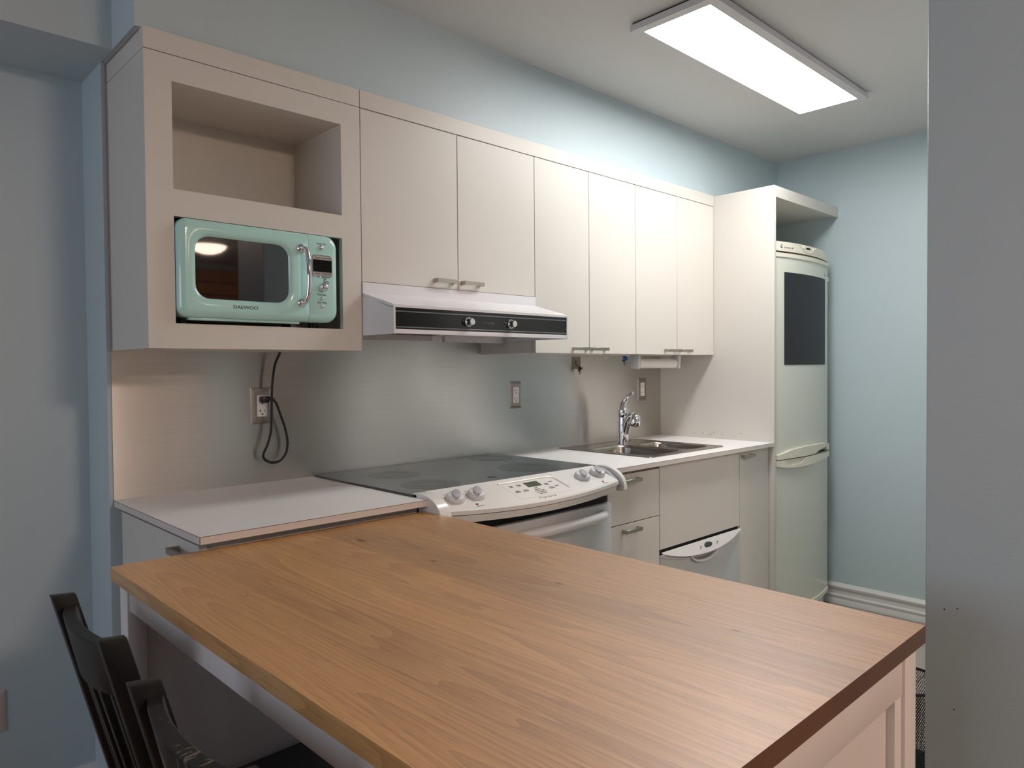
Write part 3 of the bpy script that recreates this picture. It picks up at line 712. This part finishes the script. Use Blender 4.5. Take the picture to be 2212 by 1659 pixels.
# oven door, handle, drawer
od = B().box(S0+.012, 1.400, -.625, -.601, .235, .799, bev=.004).obj('oven_door', ovenlow, st)
B().box(S0+.012, 1.400, -.607, -.6005, .800, .8285).obj('vent_gap', dark, st)
B().box(S0+.012, 1.400, -.625, -.601, .05, .228, bev=.004).obj('storage_drawer', ovenlow, st)
hp = catmull([(.668, -.626, .768), (.690, -.655, .771), (.740, -.674, .772), (.86, -.682, .772), (1.005, -.685, .772), (1.15, -.682, .772), (1.27, -.674, .772), (1.322, -.655, .771), (1.345, -.626, .768)], 6)
B().tube(hp, .016, n=16, flat=.0165).obj('handle', mat('handle_white', (224, 224, 224), .2), od)

# ------------------------------------------------------------------ range hood
rh = thing('range_hood', 'white range hood with a black control panel and two silver knobs', 'range hood', (.97, -.24, 1.36))
H0, H1, HF = .6035, 1.3440, -.478
prof = [(-.0045, 1.5305), (-.318, 1.5305), (-.318, 1.497), (HF, 1.4535), (HF, 1.4450), (HF+.014, 1.4450), (HF+.014, 1.384), (HF, 1.384), (HF, 1.371), (HF+.012, 1.371), (HF+.012, 1.386), (-.32, 1.386), (-.32, 1.371), (-.0045, 1.360)]
sk2 = B()
prism_profile = [(-.0045, 1.5305), (-.318, 1.5305), (-.318, 1.4975), (HF, 1.4535), (HF, 1.4450), (-.470, 1.4450), (-.470, 1.500), (-.0045, 1.500)]
sk2.prism([(-.0045, 1.5305), (-.318, 1.5305), (-.318, 1.4975), (HF, 1.4535), (HF, 1.4455), (-.468, 1.4455), (-.316, 1.490), (-.0045, 1.500)], 'x', H0, H1)
sk2.obj('canopy_top', hoodw, rh, ang=20)
for a, b_ in ((H0, H0+.006), (H1-.006, H1)):
    B().prism([(-.0045, 1.499), (-.316, 1.489), (-.474, 1.4455), (HF, 1.4450), (HF, 1.370), (-.325, 1.3705), (-.0045, 1.366)], 'x', a, b_).obj('side_cheek', hoodw, rh)
B().box(H0+.006, H1-.006, HF, HF+.010, 1.3705, 1.3835, bev=.001, seg=1).obj('lower_rail', hoodw, rh)
gp = B().box(H0+.006, H1-.006, HF+.004, HF+.010, 1.3835, 1.4452).obj('control_glass', hoodgl, rh)
for z in (1.4345, 1.3895): B().box(H0+.0065, H1-.0065, HF+.0015, HF+.004, z-.0018, z+.0018, bev=.0006, seg=1).obj('glass_rib', mat('rib_grey', (112, 116, 120), .3), gp)
for kx in (.884, 1.066):
    kb = B().lathe([(.0155, 0), (.0155, .003), (.0125, .004), (.0112, .006), (.0108, .020), (.0095, .0215), (0, .0215)], (kx, HF+.004, 1.413), (0, -1, 0)).obj('knob', chrome, gp)
    B().lathe([(.0095, 0), (.009, .0006), (0, .0006)], (kx, HF+.004-.0213, 1.413), (0, -1, 0)).obj('knob_face', mat('knob_satin', (214, 222, 220), .3, .4), kb)
text('lettering', 'VENTMASTER', .0082, (.968, HF+.0036, 1.412), printg, gp)
text('fan_symbol', '*', .024, (.908, HF+.0036, 1.4085), mat('print_light', (150, 152, 156), .5), gp)
B().tube([(1.040+.004*math.cos(R_(a)), HF+.0036, 1.411+.007*math.sin(R_(a))) for a in range(0, 361, 30)], .0006, n=5).obj('lamp_symbol', MATS['print_light'], gp)
# underside: pan, grease filter, light box
B().box(H0+.006, H1-.006, HF+.010, -.0045, 1.392, 1.398).obj('under_pan', hoodw, rh)
fl_ = B()
fl_.box(.66, 1.02, -.440, -.10, 1.388, 1.392)
fp = fl_.obj('grease_filter', mat('filter_mesh', (58, 46, 38), .6, .4, bump=1.0, bscale=420), rh)
B().box(.655, 1.025, -.105, -.090, 1.368, 1.392).box(.655, .663, -.445, -.105, 1.374, 1.392).obj('filter_frame', hoodw, rh)
B().box(1.04, 1.325, -.16, -.145, 1.364, 1.392).box(1.04, 1.325, -.43, -.16, 1.384, 1.392).obj('lamp_housing', hoodw, rh)
B().box(.70, .722, -.452, -.440, 1.380, 1.392).obj('filter_latch', plast_c, rh)

# ------------------------------------------------------------------ microwave
mw = thing('microwave', 'mint green retro microwave with a chrome handle inside the lower niche', 'microwave', (.29, -.18, n2b))
MX0, MX1, MZ0, MZ1, MF = .0675, .5135, 1.4030, 1.6518, -.334
B().box(MX0+.006, MX1-.006, MF+.06, -.05, MZ0+.004, MZ1-.006, bev=.008).obj('body', mint, mw)
for fx in (.10, .47):
    for fyy in (-.26, -.09): B().cyl((fx, fyy, n2b), (fx, fyy, MZ0+.006), .014, n=16).obj('foot', blackpl, mw)
XS = .4195
def pillow(x0, x1, z0, z1, r, hole=None, bulge=.020, rl=True, rr=True):
    """front shell: rounded outline, edge rolling back from the face"""
    t = bmesh.new(); rings = []
    def outline(ins, rad):
        pts = []
        xl = x0+(ins if rl else 0); xr = x1-(ins if rr else 0)
        rr_ = max(.002, rad)
        for cx, cz, a0, rd in ((xr-(rr_ if rr else .0012), z1-ins, 0, rr), (xl+(rr_ if rl else .0012), z1-ins, 90, rl), (xl+(rr_ if rl else .0012), z0+ins, 180, rl), (xr-(rr_ if rr else .0012), z0+ins, 270, rr)):
            q = rr_ if rd else .0012
            cz2 = cz-q if a0 in (0, 90) else cz+q
            for i in range(7):
                a = R_(a0+90*i/6); pts.append((cx+q*math.cos(a), cz2+q*math.sin(a)))
        return pts
    steps = [(0, MF+.062)]+[(bulge*(1-math.cos(R_(a))), MF+bulge-bulge*math.sin(R_(a))) for a in range(0, 91, 15)]
    for ins, y in steps: rings.append([t.verts.new((p[0], y, p[1])) for p in outline(ins, r-ins*.75)])
    if hole:
        hx0, hx1, hz0, hz1, hr = hole
        for ins, y in ((-.016, MF), (-.009, MF+.001), (-.003, MF+.005), (0, MF+.011)):
            rings.append([t.verts.new((p[0], y, p[1])) for p in rrect(hx0+ins, hx1-ins, hz0+ins, hz1-ins, hr-ins, 6)])
    for a, b in zip(rings, rings[1:]):
        n = len(a)
        for k in range(n): t.faces.new((a[k], a[(k+1) % n], b[(k+1) % n], b[k]))
    if not hole: t.faces.new(rings[-1])
    t.faces.new(rings[0][::-1])
    bmesh.ops.recalc_face_normals(t, faces=t.faces)
    b = B(); b._add(t); return b
WIN = (.1125, .3605, 1.4535, 1.6085, .034)
md = pillow(MX0, XS-.0006, MZ0, MZ1, .026, WIN, rr=False).obj('door', mint, mw, ang=50)
B().prism(rrect(WIN[0]-.002, WIN[1]+.002, WIN[2]-.002, WIN[3]+.002, .034, 6), 'y', MF+.008, MF+.012).obj('door_glass', mat('door_glass', (20, 17, 17), .025, spec=1.0, coat=0.5), md)
mp = pillow(XS+.0006, MX1, MZ0, MZ1, .034, rl=False).obj('control_panel', mint, mw, ang=50)
text('lettering', 'DAEWOO', .0125, (.2365, MF-.0002, 1.4335), printk, md, xs=1.18)
hx = .4015
B().tube(catmull([(hx-.005, MF+.002, 1.606), (hx-.003, MF-.012, 1.606), (hx, MF-.024, 1.596), (hx+.001, MF-.031, 1.565), (hx+.001, MF-.033, 1.530), (hx+.001, MF-.031, 1.495), (hx, MF-.024, 1.465), (hx-.003, MF-.012, 1.455), (hx-.005, MF+.002, 1.455)], 5), .0065, n=14, up=(1, 0, 0)).obj('handle', chrome, md)
for z in (1.606, 1.455): B().lathe([(.0135, 0), (.013, .004), (.010, .008), (.006, .010), (0, .010)], (hx-.005, MF, z), (0, -1, 0)).obj('handle_foot', chrome, md)
B().prism(rrect(.4275, .4915, 1.5315, 1.5935, .009, 4), 'y', MF-.003, MF+.001, bev=.001, seg=1).obj('display_bezel', chrome, mp)
B().prism(rrect(.4300, .4890, 1.5340, 1.5910, .007, 4), 'y', MF-.0036, MF-.002).obj('button_plate', bezelm, mp)
B().box(.4305, .4885, MF-.0042, MF-.003, 1.5455, 1.5795).obj('display', blackgl, mp)
B().box(.4592, .4598, MF-.0040, MF-.003, 1.5795, 1.5908).box(.4592, .4598, MF-.0040, MF-.003, 1.5342, 1.5455).obj('button_split', printk, mp)
for x, z, s in ((.4445, 1.585, 'Popcorn'), (.4742, 1.585, 'Power Level'), (.4445, 1.540, 'Defrost'), (.4742, 1.540, 'Auto Cook')):
    text('lettering', s, .0052 if len(s) < 10 else .0046, (x, MF-.0038, z), printk, mp)
for z, s in ((1.6255, 'Power On'), (1.4815, 'Stop/Clear'), (1.4590, 'Start 1-Min')): text('lettering', s, .0066, (.4585, MF-.0002, z), printk, mp)
for k, s in enumerate(('Weight', 'Time', 'Auto Menu', 'Clock Setting', 'Child Lock')): text('lettering', s, .0035, (.4640, MF-.0002, 1.5275-.0034*k), printk, mp, align='LEFT')
for z, r in ((1.6150, .0068), (1.4705, .0058), (1.4485, .0058)):
    B().lathe([(r, 0), (r, .002), (r*.8, .005), (r*.4, .0065), (0, .007)], (.4585, MF+.001, z), (0, -1, 0), n=18).obj('button', chrome, mp)
kb = B().lathe([(.0125, 0), (.0125, .012), (.0115, .016), (.009, .020), (.005, .0225), (0, .023)], (.4600, MF+.001, 1.5025), (0, -1, 0)).obj('dial', chrome, mp)
B().box(MX0+.03, XS-.02, MF+.02, MF+.05, MZ0-.006, MZ0+.002, bev=.002).obj('door_sill', mint, md)

# ------------------------------------------------------------------ power cord
pc = thing('power_cord', 'black microwave power cord hanging in a loop from the wall outlet', 'power cord', (.44, -.03, .98))
cpts = catmull([(.4664, -.056, 1.3244), (.452, -.048, 1.285), (.4445, -.044, 1.230), (.4425, -.042, 1.184), (.4415, -.040, 1.123), (.4385, -.040, 1.075), (.4275, -.040, 1.037), (.4165, -.038, 1.0125), (.4145, -.036, 1.000), (.4225, -.034, .9885), (.4447, -.032, .9775), (.4700, -.032, .9805), (.487, -.032, .9965), (.4951, -.033, 1.0166), (.4965, -.034, 1.046), (.4880, -.036, 1.085), (.4748, -.038, 1.121), (.4600, -.040, 1.160), (.4500, -.040, 1.173), (.438, -.038, 1.1785)], 6)
B().tube(cpts, .0042, n=10, flat=.0026, up=(0, 1, 0)).obj('cable', cordm, pc)
B().box(.4155, .4385, -.036, -.0095, 1.1665, 1.1865, bev=.004).tube([(.436, -.030, 1.178), (.444, -.036, 1.1785), (.452, -.040, 1.174)], .0065, n=10, rs=[.008, .0065, .005]).obj('plug', blackpl, pc)

# ------------------------------------------------------------------ outlets
def outlet(label, x, z, y=-.004, mplate=None, w=.0695, h=.114, name='wall_outlet'):
    mplate = mplate or plate_m
    t = thing(name, label, 'outlet', (x, y, z-h/2), 'wall outlets')
    b = bmesh.new(); r0 = [b.verts.new((x+sx*w/2, y, z+sz*h/2)) for sx, sz in ((-1, -1), (1, -1), (1, 1), (-1, 1))]
    r1 = [b.verts.new((x+sx*(w/2-.0015), y-.004, z+sz*(h/2-.0015))) for sx, sz in ((-1, -1), (1, -1), (1, 1), (-1, 1))]
    r2 = [b.verts.new((x+sx*(w/2-.010), y-.0062, z+sz*(h/2-.010))) for sx, sz in ((-1, -1), (1, -1), (1, 1), (-1, 1))]
    for a, c in ((r0, r1), (r1, r2)):
        for k in range(4): b.faces.new((a[k], a[(k+1) % 4], c[(k+1) % 4], c[k]))
    b.faces.new(r2); b.faces.new(r0[::-1]); bmesh.ops.recalc_face_normals(b, faces=b.faces)
    q = B(); q._add(b); q.obj('plate', mplate, t, ang=10)
    rc = B().prism(rrect(x-.0168, x+.0168, z-.0335, z+.0335, .003, 3), 'y', y-.0085, y-.005, bev=.0006, seg=1).obj('receptacle', recept, t)
    for dz in (.0185, -.0155):
        g = B()
        g.box(x-.0075, x-.0055, y-.0088, y-.008, z+dz-.004, z+dz+.004).box(x-.0105, x-.0075, y-.0088, y-.008, z+dz-.001, z+dz+.001)
        g.box(x+.0055, x+.0072, y-.0088, y-.008, z+dz-.003, z+dz+.003)
        g.obj('slot', dark, rc)
        B().cyl((x, y-.0088, z+dz-.0105), (x, y-.008, z+dz-.0105), .0026, n=12).obj('ground_hole', dark, rc)
    for dz in (.0475, -.0475): B().lathe([(.0034, 0), (.003, .001), (0, .0012)], (x, y-.0060, z+dz), (0, -1, 0), n=12).obj('screw', plate_m, t)
    return t
outlet('steel wall outlet on the splashback with the black cord plugged in', .4255, 1.1565)
outlet('steel wall outlet on the splashback above the back edge of the stove', 1.536, 1.156)
outlet('steel wall outlet on the splashback just right of the faucet', 2.4275, 1.156)
outlet('pale outlet plate low on the blue wall at the left edge', -.262, .339, y=LW, mplate=mat('plate_cream', (206, 190, 184), .4))

# ------------------------------------------------------------------ things under the sink wall cabinets
th = thing('paper_towel_holder', 'white bracket holder under the wall cabinet gripping the paper towel roll', 'towel holder', (2.28, -.20, 1.324))
for x in (2.112, 2.438):
    B().prism([(-.226, 1.3238), (-.182, 1.3238), (-.180, 1.262), (-.222, 1.259)], 'x', x-.010, x+.010, bev=.003).obj('bracket', mat('bracket_white', (220, 219, 222), .4), th)
B().cyl((2.122, -.200, 1.285), (2.428, -.200, 1.285), .010, n=14).obj('rod', trimw, th)
tr = thing('paper_towel_roll', 'thin white paper towel roll hanging under the wall cabinet', 'paper towel', (2.28, -.20, 1.263))
b = B(); n = 28
b.lathe([(.0105, 0), (.0215, 0), (.0222, .004), (.0222, .292), (.0215, .296), (.0105, .296)], (2.127, -.200, 1.285), (1, 0, 0), n=28); b.obj('roll', paperm, tr)
B().lathe([(.0108, -.001), (.0128, -.001), (.0128, .297), (.0108, .297)], (2.127, -.200, 1.285), (1, 0, 0), n=20).obj('cardboard_core', brownm, tr)
hk = thing('adhesive_hook', 'clear square adhesive hook with a black whisk brush on the splashback', 'hook', (1.928, -.006, 1.25))
B().prism(rrect(1.8995, 1.957, 1.262, 1.318, .004, 3), 'y', -.0058, -.0042).obj('pad', mat('clear_pad', (156, 148, 138), .2, .3), hk)
B().tube(catmull([(1.925, -.007, 1.300), (1.916, -.012, 1.296), (1.913, -.016, 1.284), (1.922, -.020, 1.275), (1.933, -.018, 1.280)], 6), .0014, n=6).obj('wire_hook', wirem, hk)
b = B()
for k in range(26):
    a = random.uniform(0, 6.28); e = random.uniform(-1, 1)
    d = Vector((math.cos(a), -.35+.4*e, math.sin(a)*.9)); p = Vector((1.929, -.022, 1.262))
    b.tube([p, p+d*.008, p+d*.016+Vector((0, 0, -.002))], .0011, n=5, rs=[.0022, .0014, .0006])
b.obj('bristles', blackpl, hk)
B().tube(catmull([(1.929, -.022, 1.258), (1.927, -.024, 1.243), (1.933, -.024, 1.239), (1.937, -.024, 1.246)], 5), .0013, n=6).obj('lower_loop', wirem, hk)
h2 = thing('cup_hook', 'small white plastic hook under the tall wall cabinet', 'hook', (1.842, -.25, 1.31))
B().box(1.829, 1.855, -.262, -.238, 1.320, 1.3238, bev=.001, seg=1).obj('base', trimw, h2)
B().tube(catmull([(1.846, -.25, 1.321), (1.847, -.25, 1.314), (1.843, -.25, 1.308), (1.836, -.25, 1.306)], 5), .0032, n=8).obj('hook_arm', trimw, h2)
sb = thing('scrubber', 'blue scrubber hanging on a clip left of the paper towel holder', 'scrubber', (2.036, -.20, 1.28))
B().box(2.022, 2.052, -.210, -.190, 1.319, 1.3238).obj('clip_base', trimw, sb)
b = B()
for k in range(14): b.lathe([(0, -.0055), (.004, -.004), (.0055, 0), (.004, .004), (0, .0055)], (2.036+random.uniform(-.010, .010), -.200+random.uniform(-.006, .006), 1.307+random.uniform(-.012, .012)), (random.random(), random.random(), 1), n=8)
b.obj('sponge_tufts', bluem, sb)
B().tube([(2.030, -.20, 1.300), (2.031, -.20, 1.288), (2.031, -.20, 1.278)], .0022, n=6).obj('strap', blackpl, sb)
B().tube([(2.044, -.20, 1.290), (2.048, -.20, 1.283), (2.052, -.20, 1.286)], .0012, n=6).obj('wire_end', wirem, sb)

# ------------------------------------------------------------------ ceiling panel light
pl = thing('ceiling_panel_light', 'long white rectangular LED panel light on the kitchen ceiling', 'ceiling light', (1.975, -.889, 2.372))
LX0, LX1, LY0, LY1 = 1.372, 2.580, -1.044, -.734
fb = B(); w = .033; zt, zb = 2.3915, 2.3705
for a, b_, c, d in ((LX0, LX1, LY0, LY0+w), (LX0, LX1, LY1-w, LY1), (LX0, LX0+w, LY0+w, LY1-w), (LX1-w, LX1, LY0+w, LY1-w)): fb.box(a, b_, c, d, zb, zt)
fb.obj('frame', mat('lamp_frame', (214, 212, 214), .45), pl)
B().box(LX0+w, LX1-w, LY0+w, LY1-w, 2.3735, 2.3765).obj('diffuser', panel_em, pl)
B().box(LX0+.006, LX1-.006, LY0+.006, LY1-.006, 2.3915, CL).obj('backplate', dark, pl)

# ------------------------------------------------------------------ kitchen island
isl = thing('kitchen_island', 'white kitchen island with a thick oiled oak top in the foreground', 'kitchen island', (0, 0, 0))
TX0, TX1, TY0, TY1, TZ0, TZ1 = -.170, .603, -1.848, -.613, .8550, .8810
ws = [.098, .112, .104, .121, .108, .118, .112]; x = TX0
for k, wd in enumerate(ws):
    x2 = TX1 if k == len(ws)-1 else x+wd
    B().box(x+(.00003 if k else 0), x2-.00003, TY0, TY1, TZ0, TZ1).obj('plank', oak_m, isl); x = x2
for x0, x1 in ((-.160, -.125), (.548, .594)):
    for y0, y1 in ((-.684, -.637), (-1.838, -1.791)):
        B().box(x0, x1, y0, y1, 0, TZ0, bev=.0015).obj('leg', iswhite, isl)
B().box(-.156, -.136, -1.791, -.684, .806, TZ0, bev=.001).obj('side_rail', iswhite, isl)
B().box(.568, .588, -1.791, -.684, .79, TZ0, bev=.001).obj('side_rail', iswhite, isl)
for y0, y1, s in ((-1.834, -1.814, 1), (-.680, -.660, -1)):
    B().box(-.125, .548, y0, y1, .789, TZ0, bev=.001).obj('end_rail', iswhite, isl)
    B().box(-.125, .548, y0, y1, .10, .165, bev=.001).obj('end_rail', iswhite, isl)
    B().box(.521, .5475, y0+.001, y1-.001, .165, .789, bev=.001).obj('end_stile', iswhite, isl)
    ya = (y0+y1)/2
    B().box(-.125, .521, ya-.003+.006*s, ya+.003+.006*s, .165, .789).obj('end_panel', iswhite, isl)
B().box(.262, .278, -1.81, -.684, .10, TZ0).obj('partition_panel', iswhite, isl)
for z in (.14, .46): B().box(.279, .586, -1.80, -.69, z, z+.02, bev=.002).obj('shelf', sink_m, isl)

# ------------------------------------------------------------------ chairs (local: faces +x, back at x=0 seat line)
def make_chair(name, label, loc):
    t = thing(name, label, 'chair', loc, 'black chairs pushed under the island')
    X, Y = loc[0], loc[1]     # X: post top position, Y: chair centre
    hy = .1455; ztop, zs = .880, .440; lean = .255
    def px_(z): return X + (ztop-z)*lean if z > zs-.06 else X+(ztop-zs+.06)*lean - (zs-.06-z)*.12
    for s in (1, -1):
        poly = []
        zz = [ztop, .80, .70, .60, .50, .40, .38]
        f = [(px_(z)+.019, z) for z in zz]+[(px_(0)+.016, 0)]; r = [(px_(z)-.019, z) for z in zz]+[(px_(0)-.016, 0)]
        f[0] = (f[0][0], ztop-.004)
        B().prism(f+r[::-1], 'y', Y+s*hy-.0115, Y+s*hy+.0115, bev=.003).obj('rear_post', blackw, t)
        B().prism([(X+.475, zs-.03), (X+.510, zs-.03), (X+.507, 0), (X+.478, 0)], 'y', Y+s*.150-.0155, Y+s*.150+.0155, bev=.003).obj('leg', blackw, t)
        B().box(X+.13, X+.48, Y+s*.150-.009, Y+s*.150+.009, zs-.075, zs-.028, bev=.002).obj('seat_rail', blackw, t)
        B().box(X+.09, X+.48, Y+s*.150-.008, Y+s*.150+.008, .20, .225, bev=.002).obj('stretcher', blackw, t)
    # bowed top rail between the posts
    def rail(z0, z1, bow, th, sag):
        b = bmesh.new(); rows = []; n = 16
        for i in range(n+1):
            u = -1+2*i/n; y = Y+u*(hy-.011); bb = -bow*(1-u*u); dz = sag*(1-u*u)
            rows.append([b.verts.new(p) for p in ((px_(z1)+bb-th/2+.004, y, z1), (px_(z1)+bb+th/2+.004, y, z1), (px_(z0)+bb+th/2+.004, y, z0-dz), (px_(z0)+bb-th/2+.004, y, z0-dz))])
        for a, c in zip(rows, rows[1:]):
            for k in range(4): b.faces.new((a[k], a[(k+1) % 4], c[(k+1) % 4], c[k]))
        b.faces.new(rows[0]); b.faces.new(rows[-1][::-1]); bmesh.ops.recalc_face_normals(b, faces=b.faces)
        bmesh.ops.bevel(b, geom=[e for e in b.edges if abs((e.verts[0].co-e.verts[1].co).normalized().y) > .5], offset=.002, segments=1, affect='EDGES')
        q = B(); q._add(b); return q
    rail(.780, .860, .020, .021, .012).obj('top_rail', scuffw if Y < -1.1 else blackw, t)
    rail(.505, .545, .014, .018, 0).obj('lower_rail', blackw, t)
    for k in range(4):
        u = (-.6+.4*k); y = Y+u*hy
        B().prism([(px_(.79)-.016*(1-u*u)+.005, .79), (px_(.79)-.016*(1-u*u)-.005, .79), (px_(.53)-.014*(1-u*u)-.005, .53), (px_(.53)-.014*(1-u*u)+.005, .53)], 'y', y-.010, y+.010, bev=.0015, seg=1).obj('slat', blackw, t)
    B().prism([(X+.105, Y-.135), (X+.105, Y+.135), (X+.17, Y+.165), (X+.49, Y+.172), (X+.515, Y+.150), (X+.515, Y-.150), (X+.49, Y-.172), (X+.17, Y-.165)], 'z', zs-.026, zs, bev=.005).obj('seat', blackw, t)
    B().box(X+.478, X+.496, Y-.135, Y+.135, zs-.075, zs-.028, bev=.002).obj('front_rail', blackw, t)
    return t
make_chair('dining_chair', 'black wooden slat-back chair nearest the corner wall, pushed under the island', (-.278, -.8825, 0))
make_chair('dining_chair', 'scuffed black wooden chair in the near foreground, beside the first chair', (-.2915, -1.366, 0))

# ------------------------------------------------------------------ wire waste bin
wb = thing('waste_bin', 'dark wire mesh waste bin on the tiled floor beyond the island', 'waste bin', (1.88, -1.41, 0))
bx, by, rt, rb_, hb = 1.88, -1.41, .115, .086, .275
B().tube([(bx+rt*math.cos(R_(a)), by+rt*math.sin(R_(a)), hb) for a in range(0, 361, 8)], .0045, n=8).obj('rim', wirem, wb)
B().lathe([(rb_+.002, .002), (rb_+.004, .002), (rb_+.006, .022), (rb_+.004, .022)], (bx, by, 0), n=48).obj('base_band', wirem, wb)
B().lathe([(rb_, 0), (rb_, .003), (0, .003)], (bx, by, .001), n=48).obj('base_plate', mat('bin_base', (70, 72, 76), .4, .6), wb)
b = B(); t = bmesh.new()
def wire(dirn, k, nw):
    pts = []
    for i in range(13):
        h = i/12; a = 2*math.pi*k/nw + dirn*h*1.25; r = rb_+(rt-rb_)*h
        pts.append(Vector((bx+r*math.cos(a), by+r*math.sin(a), .012+(hb-.012)*h)))
    prev = None
    for p in pts:
        o = Vector((p.x-bx, p.y-by, 0)).normalized(); tg = Vector((-o.y, o.x, 0))
        ring_ = [t.verts.new(p+tg*.0009), t.verts.new(p+o*.0008), t.verts.new(p-tg*.0009), t.verts.new(p-o*.0008)]
        if prev:
            for q in range(4): t.faces.new((prev[q], prev[(q+1) % 4], ring_[(q+1) % 4], ring_[q]))
        prev = ring_
for k in range(104): wire(1, k, 104); wire(-1, k, 104)
b._add(t); o = b.obj('wire_mesh', wirem, wb); o['kind'] = 'stuff'

# ------------------------------------------------------------------ dome lamps: small one seen only as a reflection, large unseen one added for fill
def dome(label, x, y, k):
    dl = thing('dome_lamp', label, 'ceiling light', (x, y, CL-.02-.075*k), 'warm dome lamps')
    B().lathe([(.17*k, 0), (.17*k, .02)], (x, y, CL-.02)).obj('base', trimw, dl)
    B().lathe([(0, -.075*k), (.06*k, -.068*k), (.11*k, -.05*k), (.145*k, -.022*k), (.155*k, 0)], (x, y, CL-.02), n=36).obj('shade', fill_dome_em if k > 1.2 else dome_em2, dl)
dome('small round warm dome lamp on the far living area ceiling', 1.95, -5.0, 1.0)
dome('large round warm fill lamp added on the unseen ceiling behind the island', 0.6, -3.7, 1.7)

# ------------------------------------------------------------------ wooden valance on the living area wall (mirrored in the microwave door)
va = thing('wooden_valance', 'brown wooden valance boards high on the far living area wall', 'valance', (2.6, YF, 1.95))
for z0, z1, y in ((2.20, 2.33, .05), (2.07, 2.185, .07), (1.96, 2.055, .05)):
    B().box(1.6, 3.25, YF+.001, YF+y, z0, z1, bev=.006).obj('board', mat('valance_wood', (205, 146, 100), .45, var=.2, vscale=6), va)
